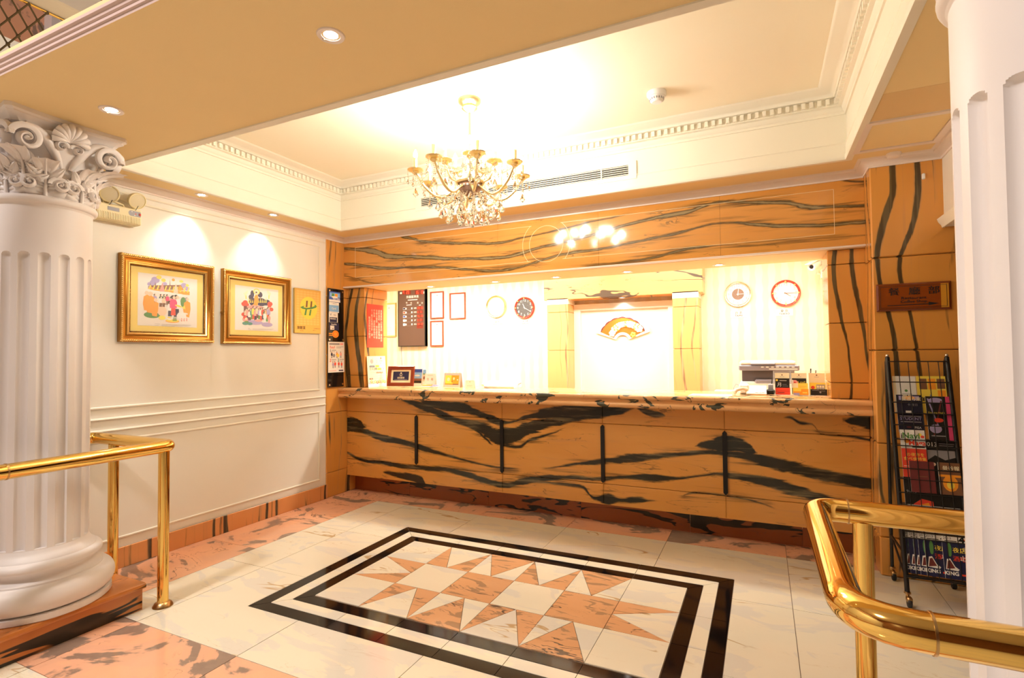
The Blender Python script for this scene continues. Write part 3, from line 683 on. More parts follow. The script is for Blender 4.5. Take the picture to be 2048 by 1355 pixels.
M_JAMB = flat('jamb_white', (0.86, 0.85, 0.80))
g = G(WALL_B(0, 5.80, 0))
for r in ((2.026, 2.10, 0.0, 1.97), (3.07, 3.145, 0.0, 1.97), (2.10, 3.07, 1.90, 1.97)): g.rect(r[0], r[1], r[2], r[3], 0.0, 0.05)
struct('trim_9', g, M_JAMB)
struct('trim_10', G(WALL_B(0, 5.80, 0)).rect(2.10, 3.07, 0.0, 1.90, 0.0, 0.012), flat('panel_white', (0.86, 0.82, 0.70)))

# ------------------------------------------------------------------ atrium around and above the camera
M_WOODW = veined('atrium_panelling', (6.0, 6.0, 0.6), (0.20, 0.085, 0.03), (0.13, 0.05, 0.018), (0.06, 0.025, 0.01), 0.35, rnd=0)
struct('wall_atrium', G().box(-1.5, 8.0, -5.1, -5.0, 0.0, 5.6), M_WOODW)
struct('ceiling_4', G().box(-1.5, 8.0, -5.0, 1.12, 5.5, 5.6), M_WALL)
struct('wall_atrium_left', G().box(-1.6, -1.5, -5.0, 6.0, 0.0, 5.6), M_PINK)
struct('wall_upper_back', G().box(-1.5, 8.0, 6.0, 6.1, 3.2, 5.6), M_PINK)
struct('ceiling_5', G().box(-1.5, 8.0, 1.12, 6.0, 5.0, 5.1), M_WALL)

# ------------------------------------------------------------------ columns
def flute_r(a, z, R, z0, z1, nfl=16, depth=0.020, frac=0.30):
    pitch = 2 * PI / nfl
    t = ((a / pitch) + 0.5) % 1.0 - 0.5              # -.5 .. .5 across one pitch
    hw = frac                                         # half width as share of the pitch
    ra = hw * pitch * R
    if z > z1 - ra: k = max(0.0, 1 - ((z - (z1 - ra)) / ra) ** 2) ** 0.5 if z < z1 else 0.0
    elif z < z0: k = 0.0
    else: k = 1.0
    if k <= 0: return R
    u = t / (hw * k) if k > 0 else 9
    if abs(u) >= 1: return R
    return R - depth * k * (1 - u * u) ** 0.5
def shaft_mesh(R, zb, zt, z0, z1):
    g = G(); na = 256
    ra = 0.30 * 2 * PI / 16 * R
    zs = [zb, z0 - 0.0005, z0 + 0.0005] + [z0 + (z1 - ra - z0) * i / 6 for i in range(1, 7)] + [z1 - ra + ra * math.sin(PI / 2 * i / 8) for i in range(1, 9)] + [z1 + 0.02, zt]
    zs = sorted(zs)
    g.grid(lambda u, v: (lambda r, a, z: (r * math.cos(a), r * math.sin(a), z))(flute_r(2 * PI * u, zs[round(v * (len(zs) - 1))], R, z0, z1), 2 * PI * u, zs[round(v * (len(zs) - 1))]), na, len(zs), True)
    return g
def leaf(g, a, R0, z0, h, wid, curl, tw=0.0):
    """acanthus leaf standing against the bell at azimuth a: lobes fanning out of a mid rib, tip curling outward"""
    def place(t, s, d):
        """t across (metres), s 0..1 up the leaf, d proud of the bell"""
        out = 0.012 + 0.018 * s + curl * max(0, s - 0.45) ** 2 * 3.2 + d
        r = R0 + out; da = t / R0 * (1 - 0.15 * s)
        return (r * math.cos(a + da), r * math.sin(a + da), z0 + h * (s - 0.30 * max(0, s - 0.72) ** 2 * 7))
    def body(u, v):
        t = (u - 0.5) * 2; w_ = wid * (0.45 + 0.50 * math.sin(PI * min(1, 0.12 + v * 0.80))) * (1 - 0.2 * v)
        return place(t * w_ * 0.8, v, -0.012 * t * t)
    g.grid(body, 9, 9)
    nl = 4
    for sd in (-1, 1):
        for i in range(nl):
            f = i / (nl - 1); s0 = 0.10 + 0.52 * f; s1 = s0 + 0.20 + 0.14 * f; tip = wid * (1.05 - 0.62 * f ** 1.5); pw = 0.20 - 0.04 * f
            def petal(u, v, s0=s0, s1=s1, tip=tip, pw=pw):
                q = (u - 0.5) * 2; ww = math.sin(PI * (0.10 + 0.88 * v)) ** 0.7 * pw
                t = tip * (v ** 0.8); s = s0 + (s1 - s0) * v ** 1.5 + q * ww * 0.55
                t2 = t - q * ww * h * 0.35
                return place(sd * max(0, t2), min(1.02, s), 0.020 * math.sin(PI * v * 0.9) * (1 - q * q) - 0.008 * (1 - min(1, abs(q) * 3)) + 0.010 * v * v)
            g.grid(petal, 7, 8)
    def tipl(u, v):
        q = (u - 0.5) * 2; ww = wid * 0.42 * math.sin(PI * (0.15 + 0.83 * v)) ** 0.7
        return place(q * ww, 0.62 + 0.40 * v, 0.014 * (1 - q * q) - 0.006 * (1 - min(1, abs(q) * 3)))
    g.grid(tipl, 7, 8)
    g.tube([place(0, s, 0.010) for s in [k / 8 for k in range(9)]], [0.009 - 0.0007 * k for k in range(9)], 6)
def spiral(g, M, r0, turns, w0, d, n=44, sgn=1):
    """volute: tapering band wound in a spiral, extruded towards local z"""
    M0 = g.M; g.M = M; rows = []
    for i in range(n + 1):
        f = i / n; a = f * turns * 2 * PI; r = r0 * (1 - f) ** 1.0 + 0.004
        wd = w0 * (1 - f * 0.7); dz = d * (0.75 + 0.5 * f)
        c, s_ = math.cos(a) * sgn, math.sin(a)
        rows.append([g.P(((r + wd / 2) * c, (r + wd / 2) * s_, 0)), g.P(((r + wd / 2) * c, (r + wd / 2) * s_, dz * 0.8)), g.P((r * c, r * s_, dz)), g.P((max(0, r - wd / 2) * c, max(0, r - wd / 2) * s_, dz * 0.8)), g.P((max(0, r - wd / 2) * c, max(0, r - wd / 2) * s_, 0))])
    for A, B_ in zip(rows, rows[1:]):
        for k in range(4): g.F(A[k], A[k + 1], B_[k + 1], B_[k])
    g.M = M0
    g.M = M; g.ball((0, 0, d * 0.6), r0 * 0.2, 10, 6); g.M = M0
def shell(g, M, R):
    """scallop: fan of rounded ribs with a scalloped rim"""
    M0 = g.M; g.M = M; nr = 9
    def fn(u, v):
        a = math.radians(205) * (u - 0.5) + PI / 2
        rib = abs(math.sin(u * nr * PI)) ** 0.6
        rr = R * v * (0.93 + 0.07 * rib) * (1.0 - 0.10 * abs(u - 0.5) * 2)
        d = 0.008 + 0.034 * math.sin(PI * (0.08 + 0.80 * v)) + 0.016 * v * rib
        return (rr * math.cos(a), rr * math.sin(a), d)
    g.grid(fn, 9 * 12 + 1, 12)
    g.M = M0
def make_column(name, label, cx, cy):
    t = thing(name, label, 'column', (cx, cy, 0.149))
    zb = 0.149
    o = lambda nm, g, sm=40: obj(nm, g, M_WHITE, t, sm)
    R = 0.203
    off = lambda g: (setattr(g, 'v', [(x + cx, y + cy, z) for x, y, z in g.v]), g)[1]
    prof = [(0.300, zb), (0.306, zb + 0.006), (0.306, 0.182)]
    for i in range(13): a = -PI / 2 + PI * i / 12; prof.append((0.270 + 0.050 * math.cos(a), 0.247 + 0.062 * math.sin(a)))
    prof += [(0.266, 0.312), (0.266, 0.320), (0.240, 0.325), (0.228, 0.338), (0.226, 0.350), (0.234, 0.364), (0.246, 0.370)]
    for i in range(9): a = -PI / 2 + PI * i / 8; prof.append((0.242 + 0.022 * math.cos(a), 0.392 + 0.024 * math.sin(a)))
    prof += [(0.236, 0.418), (0.232, 0.428), (0.216, 0.440), (0.208, 0.455), (R, 0.470)]
    o('base', off(G().lathe(prof, n=64)))
    o('shaft', off(shaft_mesh(R, 0.455, 2.21, 0.474, 1.955)), 30)
    nk = [(R, 2.190), (R + 0.004, 2.200)]
    for i in range(9): a = -PI / 2 + PI * i / 8; nk.append((R + 0.006 + 0.016 * math.cos(a), 2.222 + 0.020 * math.sin(a)))
    nk += [(R - 0.004, 2.246), (R - 0.012, 2.30), (R - 0.006, 2.42), (R + 0.03, 2.52), (R + 0.05, 2.565)]
    cap = o('capital', off(G().lathe(nk, n=64)))
    oc = lambda nm, g, sm=60: obj(nm, g, M_WHITE, cap, sm)
    # abacus: square with hollowed sides and clipped corners
    g = G()
    def ab(h, k):
        q = []
        for s in range(4):
            a = PI / 2 * s
            for i in range(9):
                u = -1 + 2 * i / 8; hu = h - 0.022 * (1 - u * u) * k
                x, y = u * (h - 0.022), hu
                q.append((x * math.cos(-a) - y * math.sin(-a), x * math.sin(-a) + y * math.cos(-a)))
        return q
    lev = [(2.566, 0.215), (2.574, 0.226), (2.580, 0.228), (2.596, 0.240), (2.606, 0.256), (2.612, 0.258), (2.620, 0.268), (2.640, 0.268)]
    rings = [[g.P((x, y, z)) for x, y in ab(h, 1.0)] for z, h in lev]
    for A, B_ in zip(rings, rings[1:]):
        for k in range(len(A)): g.F(A[k], A[(k + 1) % len(A)], B_[(k + 1) % len(A)], B_[k])
    g.F(*rings[0][::-1]); g.F(*rings[-1])
    oc('abacus', off(g), 30)
    for k in range(8):
        g = G(); leaf(g, PI / 8 + k * PI / 4, R - 0.020, 2.236, 0.205, 0.090, 0.085, 0.0)
        oc('acanthus_leaf', off(g), 70)
    for k in range(4):
        g = G(); leaf(g, PI / 4 + k * PI / 2, R - 0.012, 2.300, 0.165, 0.085, 0.135, 0.0)
        oc('acanthus_leaf', off(g), 70)
    for k in range(8):
        g = G(); a = k * PI / 4
        for s_ in (-1, 1):
            n = Vector((math.cos(a + s_ * 0.13), math.sin(a + s_ * 0.13), 0.25)).normalized(); uu = Vector((-n.y, n.x, 0)).normalized()
            M = plane(Vector((math.cos(a + s_ * 0.13), math.sin(a + s_ * 0.13), 0)) * (R + 0.012) + Vector((0, 0, 2.300)), uu, n.cross(uu))
            spiral(g, M, 0.040, 1.6, 0.018, 0.020, 30, s_)
        oc('leaf_curl', off(g), 60)
    for k in range(4):
        a = k * PI / 2
        for s_ in (-1, 1):                # a pair of volutes on every side, meeting at the corners
            g = G()
            n = Vector((math.cos(a), math.sin(a), -0.18)).normalized(); uu = Vector((-math.sin(a), math.cos(a), 0)); vv = n.cross(uu)
            ctr = Vector((math.cos(a), math.sin(a), 0)) * 0.228 + uu * s_ * 0.178 + Vector((0, 0, 2.498))
            spiral(g, plane(ctr, uu, vv), 0.062, 1.7, 0.030, 0.034, 44, s_)
            # stalk running down from the volute to the middle of the bell
            pts = [ctr + Vector((0, 0, 0.066)) - n * 0.006]
            for i in range(1, 8):
                f = i / 7; pts.append(Vector((math.cos(a), math.sin(a), 0)) * (0.232 - 0.03 * f) + uu * s_ * (0.170 - 0.150 * f ** 0.8) + Vector((0, 0, 2.562 - 0.012 * f - 0.155 * f * f)))
            g.tube(pts, [0.018, 0.020, 0.022, 0.024, 0.024, 0.022, 0.018, 0.010], 8)
            oc('volute', off(g), 60)
        g = G(); n = Vector((math.cos(a), math.sin(a), -0.12)).normalized(); uu = Vector((-math.sin(a), math.cos(a), 0))
        Ms = plane(Vector((math.cos(a), math.sin(a), 0)) * 0.222 + Vector((0, 0, 2.535)), uu, n.cross(uu))
        shell(g, Ms, 0.094)
        for s_ in (-1, 1):
            M2 = Ms @ Matrix.Translation((s_ * 0.034, -0.030, 0.006)); spiral(g, M2, 0.026, 1.4, 0.016, 0.028, 26, -s_)
        oc('shell', off(g), 70)
    return t
make_column('column', 'white fluted column with a shell capital on the marble platform by the left wall', 0.505, 1.470)
c2 = thing('column', 'large white fluted column behind the brass rail, cut off by the right edge', 'column', (4.565, 1.480, 0.149))
for ch in list(bpy.data.objects['column'].children): copy_tree(ch, c2)
obj('plinth', G().cbox(4.565 - 0.33, 4.565 + 0.33, 1.15, 1.81, 0.0, 0.149, 0.006), M_BASE, c2, None)

# ------------------------------------------------------------------ brass railings
def bend(path, rad, n=7):
    """round the corners of a polyline"""
    P = [Vector(p) for p in path]; out = [P[0]]
    for a, b, c, r in zip(P, P[1:], P[2:], rad):
        d1 = (a - b).normalized(); d2 = (c - b).normalized()
        for i in range(n + 1):
            f = i / n
            p = b + d1 * r * (1 - f) ** 2 + d2 * r * f ** 2
            out.append(p)
    out.append(P[-1]); return out
def railing(name, label, path, rad, posts, r=0.036, sleeves=()):
    t = thing(name, label, 'railing', (posts[0][0], posts[0][1], posts[0][2]))
    rl = obj('handrail', G().tube(bend(path, rad), r, 20), M_BRASS, t, 60)
    for p, q in sleeves:
        obj('joint_ring', G().tube([p, q], r + 0.0022, 20), M_BRASSD, rl, 60)
    for x, y, z0, flange in posts:
        p = obj('post', G().lathe([(0.0285, z0), (0.0285, path[0][2] - r + 0.010)], (x, y, 0), 24), M_BRASS, t, 60)
        if flange: obj('flange', G().lathe([(0.052, z0), (0.052, z0 + 0.006), (0.046, z0 + 0.012), (0.044, z0 + 0.018), (0.034, z0 + 0.026), (0.029, z0 + 0.030)], (x, y, 0), 24), M_BRASSD, p, 50)
    return t
ZR = 0.905
railing('brass_railing', 'polished brass handrail round the platform of the left column', [(0.836, -1.5, ZR), (0.836, 1.945, ZR), (0.055, 1.945, ZR), (0.055, 1.75, ZR)], [0.05, 0.05],
        [(0.836, 1.905, 0.0, True), (0.262, 1.945, 0.0, True), (0.836, 0.2, 0.0, True)], 0.036, [((0.836, 1.196, ZR), (0.836, 1.202, ZR))])
railing('brass_railing', 'polished brass handrail bent around the large right column', [(6.0, 2.000, ZR), (4.105, 2.000, ZR), (4.105, 1.205, ZR), (6.0, 1.205, ZR)], [0.065, 0.115],
        [(4.238, 2.000, 0.0, True), (4.75, 1.205, 0.0, True)], 0.036, [((4.196, 2.0, ZR), (4.2005, 2.0, ZR)), ((4.228, 1.205, ZR), (4.2325, 1.205, ZR))])

# ------------------------------------------------------------------ reception counter
ct = thing('reception_counter', 'long reception counter faced with orange marble and four black upright strips', 'counter', (2.31, 4.4, 0))
YF = 4.28
def slab(nm, xs, z0, z1, m, y=YF, gap=0.0008, c=0.003):
    for a, b in zip(xs, xs[1:]): obj(nm, G().cbox(a + gap, b - gap, y, y + 0.02, z0, z1, c), m, ct, None)
X0, X1 = 0.012, 4.61
slab('front_slab', [X0, 1.828, 2.757, 3.694, X1], 0.838, 0.985, M_COUNTER)
slab('front_slab', [X0, 0.897, 1.828, 2.757, 3.694, X1], 0.344, 0.834, M_COUNTER)
slab('front_slab', [X0, 1.828, 2.757, 3.694, X1], 0.178, 0.340, M_COUNTER)
obj('carcass', G().box(X0, X1, 4.295, 4.80, 0.18, 0.985), M_BASE, ct, None)
obj('underside_slab', G().box(X0, X1, 4.28, 4.45, 0.174, 0.181), M_COUNTER, ct, None)
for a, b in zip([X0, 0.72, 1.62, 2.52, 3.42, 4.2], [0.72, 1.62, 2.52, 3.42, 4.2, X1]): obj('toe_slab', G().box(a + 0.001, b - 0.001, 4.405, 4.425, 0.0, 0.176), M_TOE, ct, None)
def bull(z0, z1, yf, yb):
    q = []; zc, r = (z0 + z1) / 2, (z1 - z0) / 2
    for i in range(9): a = PI / 2 + PI * i / 8; q.append((yf + r + r * math.cos(a), zc + r * math.sin(a)))
    return q + [(yb, z0), (yb, z1)]
def xprism(g, q, x0, x1):
    n = len(q); a = [g.P((x0, y, z)) for y, z in q]; b = [g.P((x1, y, z)) for y, z in q]
    for i in range(n): g.F(a[i], a[(i + 1) % n], b[(i + 1) % n], b[i])
    g.F(*a[::-1]); g.F(*b); return g
for a, b in zip([0.0, 1.35, 2.70, 3.64], [1.35, 2.70, 3.64, 4.61]):
    obj('worktop_slab', xprism(G(), bull(1.050, 1.086, 4.150, 4.80), a + 0.0006, b - 0.0006), M_TOP, ct, 40)
obj('frieze', G().box(X0, X1, 4.172, 4.30, 1.022, 1.052), M_TOP, ct, None)
for a, b in zip([0.0, 1.60, 3.15], [1.60, 3.15, 4.61]): obj('lower_nosing', xprism(G(), bull(0.984, 1.026, 4.152, 4.30), a + 0.0006, b - 0.0006), M_TOP, ct, 40)
for x in (0.897, 1.828, 2.757, 3.694):
    obj('upright_strip', G(WALL_B(x, YF, 0)).prism([(-0.016, 0.366), (0.0, 0.350), (0.016, 0.366), (0.016, 0.812), (0.0, 0.828), (-0.016, 0.812)], -0.005, 0.014), M_STRIP, ct, None)

# ------------------------------------------------------------------ lamps in the ceilings
def downlight(x, y, z, r, label, cat_group, energy, tgt=None, angle=70, col=(1, 0.93, 0.84)):
    t = thing('recessed_downlight', label, 'downlight', (x, y, z), cat_group)
    obj('trim_ring', G().lathe([(r * 0.64, z + 0.004), (r * 0.66, z - 0.003), (r * 0.95, z - 0.005), (r, z - 0.001), (r, z + 0.004)], (x, y, 0), 28), M_LILAC, t, 50)
    obj('lamp', G().lathe([(0, z - 0.001), (r * 0.4, z - 0.0015), (r * 0.58, z + 0.001), (r * 0.58, z + 0.003)], (x, y, 0), 24), M_LAMP, t, 50)
    obj('gimbal_pin', G().box(x - r * 0.72, x - r * 0.62, y - 0.003, y + 0.003, z - 0.008, z - 0.004), M_BRASSD, t, None)
    s = spot('downlight_beam', (x, y, z - 0.02), energy, col, angle, 1.0, 0.03, tgt or (x, y, 0)); s.parent = t; s.location = (0, 0, -0.02)
gr = None
downlight(2.500, 1.500, ZS, 0.053, 'recessed downlight in the ochre beam, the larger one away from the column', gr, 22)
downlight(1.085, 1.485, ZS, 0.053, 'recessed downlight in the ochre beam beside the left capital', gr, 22)
downlight(0.165, 2.575, ZS, 0.045, 'recessed downlight in the narrow soffit above the larger gilt picture', gr, 30, (0.04, 2.50, 2.0), 84)
downlight(0.165, 3.220, ZS, 0.045, 'recessed downlight in the narrow soffit above the smaller gilt picture', gr, 30, (0.04, 3.18, 2.0), 84)
for x, l in ((0.88, 'leftmost'), (1.63, 'second from the left'), (2.26, 'middle'), (2.917, 'fourth from the left'), (3.66, 'rightmost')):
    downlight(x, 4.555, 2.12, 0.050, f'small downlight in the soffit over the counter, {l} of five', 'downlights over the counter', 9, None, 110)
downlight(2.600, 5.675, 2.016, 0.035, 'tiny downlight under the marble beam of the office portal', None, 15, None, 120)

# chandelier
CX, CY = 2.285, 2.935
ch = thing('chandelier', 'gilt crystal chandelier with candle bulbs hanging in the raised ceiling', 'chandelier', (CX, CY, 2.25))
Lc = lambda prof, n=24: G().lathe(prof, (CX, CY, 0), n)
obj('canopy', Lc([(0.0, 3.060), (0.075, 3.060), (0.072, 3.040), (0.045, 3.020), (0.052, 3.004), (0.030, 2.985), (0.010, 2.975), (0, 2.975)]), M_GOLD, ch, 50)
obj('stem', Lc([(0.008, 2.50), (0.008, 2.62), (0.020, 2.64), (0.026, 2.66), (0.014, 2.68), (0.008, 2.70), (0.008, 2.98)], 12), M_GOLD, ch, 50)
M_BOWL = mat('rose_glass', (0.50, 0.30, 0.22), 0.2, metal=0.3)
obj('bowl', Lc([(0, 2.430), (0.020, 2.436), (0.052, 2.452), (0.072, 2.480), (0.078, 2.510), (0.074, 2.516), (0, 2.516)]), M_BOWL, ch, 50)
obj('bowl_rim', Lc([(0.074, 2.508), (0.090, 2.510), (0.094, 2.522), (0.080, 2.536), (0.050, 2.548), (0.030, 2.575), (0.012, 2.585)]), M_GOLD, ch, 50)
obj('finial', Lc([(0.0, 2.395), (0.012, 2.402), (0.018, 2.415), (0.010, 2.424), (0.026, 2.432), (0, 2.436)], 16), M_GOLD, ch, 50)
g = G()
for k in range(20):
    a = 2 * PI * k / 20; g.ball((CX + 0.0775 * math.cos(a), CY + 0.0775 * math.sin(a), 2.488), 0.0075, 8, 6)
obj('pearl_row', g, WHITE, ch, 60, stuff=True)
pend = []; beads = G()
def bead_string(p, q, sag, n, r=0.0052):
    p, q = Vector(p), Vector(q)
    for i in range(n):
        f = (i + 0.5) / n; c = p.lerp(q, f) - Vector((0, 0, sag * 4 * f * (1 - f)))
        beads.ball(c, r, 6, 4)
def drop(p, h, wdt):
    pend.append((Vector(p), h, wdt))
def armset(n, a0, R, zb, zc, zd, R0, candle):
    for k in range(n):
        a = a0 + 2 * PI * k / n; c, s = math.cos(a), math.sin(a)
        at = lambda r, z: (CX + r * c, CY + r * s, z)
        pts = [at(R0, zb), at(R0 + (R - R0) * 0.18, zb - 0.035), at(R0 + (R - R0) * 0.40, zd), at(R0 + (R - R0) * 0.62, zd + 0.012), at(R0 + (R - R0) * 0.82, zd + (zc - zd) * 0.42), at(R0 + (R - R0) * 0.93, zd + (zc - zd) * 0.78), at(R, zc)]
        P = []
        for i in range(len(pts) - 1):
            for j in range(4):
                t = j / 4; p0, p1, p2, p3 = [Vector(pts[max(0, min(len(pts) - 1, i + d))]) for d in (-1, 0, 1, 2)]
                P.append(0.5 * ((2 * p1) + (p2 - p0) * t + (2 * p0 - 5 * p1 + 4 * p2 - p3) * t * t + (3 * p1 - p0 - 3 * p2 + p3) * t ** 3))
        P.append(Vector(pts[-1]))
        ar = obj('arm', G().tube(P, 0.0085 if candle > 0.08 else 0.006, 8), M_GOLD, ch, 60)
        x, y, _ = at(R, 0)
        la = lambda prof, m=16: G().lathe(prof, (x, y, 0), m)
        obj('drip_pan', la([(0.010, zc - 0.022), (0.024, zc - 0.010), (0.020, zc), (0.050, zc + 0.006), (0.052, zc + 0.011), (0.020, zc + 0.010), (0, zc + 0.010)]), M_GOLD, ar, 50)
        obj('candle_tube', la([(0.011, zc + 0.008), (0.011, zc + candle)]), M_GOLD, ar, 50)
        zt = zc + candle
        obj('bulb', la([(0.007, zt), (0.013, zt + 0.012), (0.012, zt + 0.026), (0.005, zt + 0.046), (0, zt + 0.054)], 12), M_BULB, ar, 60)
        for q in range(5):
            b = a + 2 * PI * q / 5; px, py = x + 0.047 * math.cos(b), y + 0.047 * math.sin(b)
            bead_string((px, py, zc + 0.006), (px, py, zc - 0.045), 0, 5, 0.0042); drop((px, py, zc - 0.05), 0.036, 0.009)
        bead_string((x, y, zc - 0.02), (x, y, zc - 0.10), 0, 7); drop((x, y, zc - 0.105), 0.062, 0.018)
        a2 = a + 2 * PI / n
        bead_string((x, y, zc - 0.005), (CX + R * math.cos(a2), CY + R * math.sin(a2), zc - 0.005), 0.075, 26)
        bead_string((x, y, zc), (CX + 0.03 * c, CY + 0.03 * s, 2.64), 0.05, 24)
        m_ = at(R0 + (R - R0) * 0.45, zd - 0.006); bead_string(m_, (m_[0], m_[1], m_[2] - 0.07), 0, 6); drop((m_[0], m_[1], m_[2] - 0.075), 0.060, 0.018)
armset(8, math.radians(-98), 0.345, 2.500, 2.575, 2.420, 0.055, 0.085)
armset(5, math.radians(-60), 0.165, 2.520, 2.640, 2.520, 0.045, 0.070)
for ring_r, z, n, h in ((0.135, 2.345, 9, 0.068), (0.075, 2.315, 5, 0.070), (0.205, 2.390, 10, 0.060)):
    for k in range(n):
        a = 2 * PI * k / n + ring_r * 9; drop((CX + ring_r * math.cos(a), CY + ring_r * math.sin(a), z), h, 0.020)
        bead_string((CX + ring_r * math.cos(a), CY + ring_r * math.sin(a), z), (CX + 0.06 * math.cos(a), CY + 0.06 * math.sin(a), 2.46), 0.02, 12)
    for k in range(n * 3):
        a = 2 * PI * k / (n * 3); beads.ball((CX + ring_r * math.cos(a), CY + ring_r * math.sin(a), z + 0.004), 0.0055, 6, 4)
bead_string((CX, CY, 2.40), (CX, CY, 2.33), 0, 6)
obj('bead_string', beads, M_CRYSTAL, ch, 60, stuff=True)
dm = {}
for p, h, wd in pend:
    key = (h, wd)
    if key not in dm:
        g = G().lathe([(0, 0), (wd * 0.75, -h * 0.0 + h * 0.18), (wd, h * 0.34), (wd * 0.45, h * 0.72), (wd * 0.2, h * 0.92), (0, h)], n=8)
        g.v = [(x, y, z - h) for x, y, z in g.v]
        dm[key] = mesh_of('crystal_drop', g, M_CRYSTAL, None)
    o = bpy.data.objects.new('crystal_drop', dm[key]); COL.objects.link(o); o.parent = ch; o.location = p - ch.location
obj('crystal_ball', G().ball((CX, CY, 2.300), 0.026, 16, 10), M_CRYSTAL, ch, None)

# smoke detector, sprinkler, hatch, air grille, sensor
t = thing('smoke_detector', 'round white smoke detector on the raised ceiling', 'detector', (3.392, 3.375, ZT - 0.07))
L2 = lambda prof, n=24: G().lathe(prof, (3.392, 3.375, 0), n)
obj('mount', L2([(0.060, ZT), (0.060, ZT - 0.020), (0.054, ZT - 0.030), (0, ZT - 0.030)]), WHITE, t, 40)
obj('sensor_head', L2([(0.050, ZT - 0.030), (0.047, ZT - 0.036), (0.042, ZT - 0.052), (0.030, ZT - 0.064), (0, ZT - 0.066)]), WHITE, t, 40)
g = G()
for k in range(18):
    a = 2 * PI * k / 18; M = plane((3.392 + 0.0435 * math.cos(a), 3.375 + 0.0435 * math.sin(a), ZT - 0.045), (-math.sin(a), math.cos(a), 0), (0, 0, 1)); g.M = M; g.rect(-0.003, 0.003, -0.007, 0.007, -0.002, 0.002)
g.M = None; obj('vent_slot', g, GREY, t, None)
t = thing('sprinkler_head', 'small round cover in the soffit near the pier', 'sprinkler', (4.725, 3.955, ZS - 0.03))
obj('cover', G().lathe([(0.040, ZS), (0.040, ZS - 0.008), (0.034, ZS - 0.022), (0.022, ZS - 0.028), (0, ZS - 0.028)], (4.725, 3.955, 0), 24), M_LILAC, t, 40)
t = thing('ceiling_hatch', 'square ochre access hatch in a pale frame beside the pier', 'hatch', (4.70, 3.60, ZS - 0.01))
g = G()
for a in ((4.49, 4.92, 3.35, 3.385), (4.49, 4.92, 3.80, 3.835), (4.49, 4.525, 3.385, 3.80), (4.885, 4.92, 3.385, 3.80)): g.box(*a, ZS - 0.010, ZS + 0.002)
obj('frame', g, M_LILAC, t, None); obj('door_panel', G().box(4.528, 4.882, 3.388, 3.797, ZS - 0.004, ZS + 0.002), M_SOFFIT, t, None)
obj('wallpaper_strip', G().box(TX1 + 0.035, 4.92, 3.012, 3.34, ZS - 0.0012, ZS + 0.001), plaster('wallpaper_strip', (0.76, 0.54, 0.28), 0.75, 0.25, 420, 0.15), ceil, None)
t = thing('air_vent', 'long slatted air grille on the side of the raised ceiling', 'vent', (2.15, TY1, 2.70))
g = G(WALL_B(0, TY1, 0)); u0, u1, v0, v1 = 1.16, 3.146, 2.712, 2.846
for r in ((u0, u1, v0, v0 + 0.026), (u0, u1, v1 - 0.026, v1), (u0, u0 + 0.06, v0 + 0.026, v1 - 0.026), (u1 - 0.06, u1, v0 + 0.026, v1 - 0.026)): g.rect(*r, 0.0, 0.012)
obj('frame', g, M_MOULD, t, None)
obj('duct_back', G(WALL_B(0, TY1, 0)).rect(u0 + 0.06, u1 - 0.06, v0 + 0.026, v1 - 0.026, 0.0005, 0.0015), INK, t, None)
for k in range(5):
    z = v0 + 0.036 + k * 0.0155; g = G()
    g.box(u0 + 0.06, u1 - 0.06, TY1 - 0.013, TY1 - 0.002, z, z + 0.0045); obj('slat', g, M_MOULD, t, None)
for x in (1.9, 2.88): obj('mullion', G().box(x - 0.004, x + 0.004, TY1 - 0.014, TY1 - 0.002, v0 + 0.026, v1 - 0.026), M_MOULD, t, None)
tag(obj('sensor_box', G().cbox(4.880, 4.896, 4.022, 4.041, 2.475, 2.512, 0.004), WHITE), 'tiny white sensor box high on the marble pier', 'sensor')

# net balustrade and white rail of the gallery above the beam
t = thing('gallery_balustrade', 'white gallery rail with a knotted rope net below it', 'balustrade', (0.8, 1.5, 2.735))
obj('top_rail', G().cbox(0.78, 0.92, -1.5, 1.80, 3.140, 3.262, 0.008), M_WHITE, t)
obj('gilt_edge', G().tube([(0.79, -1.5, 3.134), (0.79, 1.80, 3.134)], 0.006, 8), M_BRASS, t)
M_ROPE = plaster('rope', (0.16, 0.12, 0.07), 0.9, 0.3, 600)
g = G(); st = 0.074
for k in range(-30, 36):
    for s_ in (-1, 1):
        y0 = 0.2 + k * st; p = (0.79, y0, 2.72); q = (0.79, y0 + s_ * 0.42 * 0.62, 3.134)
        if -0.8 < y0 < 1.55: g.tube([p, ((p[0] + q[0]) / 2 + 0.003 * s_, (p[1] + q[1]) / 2, (p[2] + q[2]) / 2), q], 0.0042, 5)
step = 0.42 / 7
for k in range(-10, 40):
    for r in range(8):
        z = 2.72 + 0.0588 * r; y = 0.2 + k * st * 1.0 + (0.037 if r % 2 else 0)
        if -0.5 < y < 1.7: g.ball((0.79, y, z), 0.009, 6, 4)
obj('rope_net', g, M_ROPE, t, 60, stuff=True)
t = struct('trim_11', G().box(-1.5, -1.38, 2.3, 2.6, 3.2, 5.0), M_WHITE)

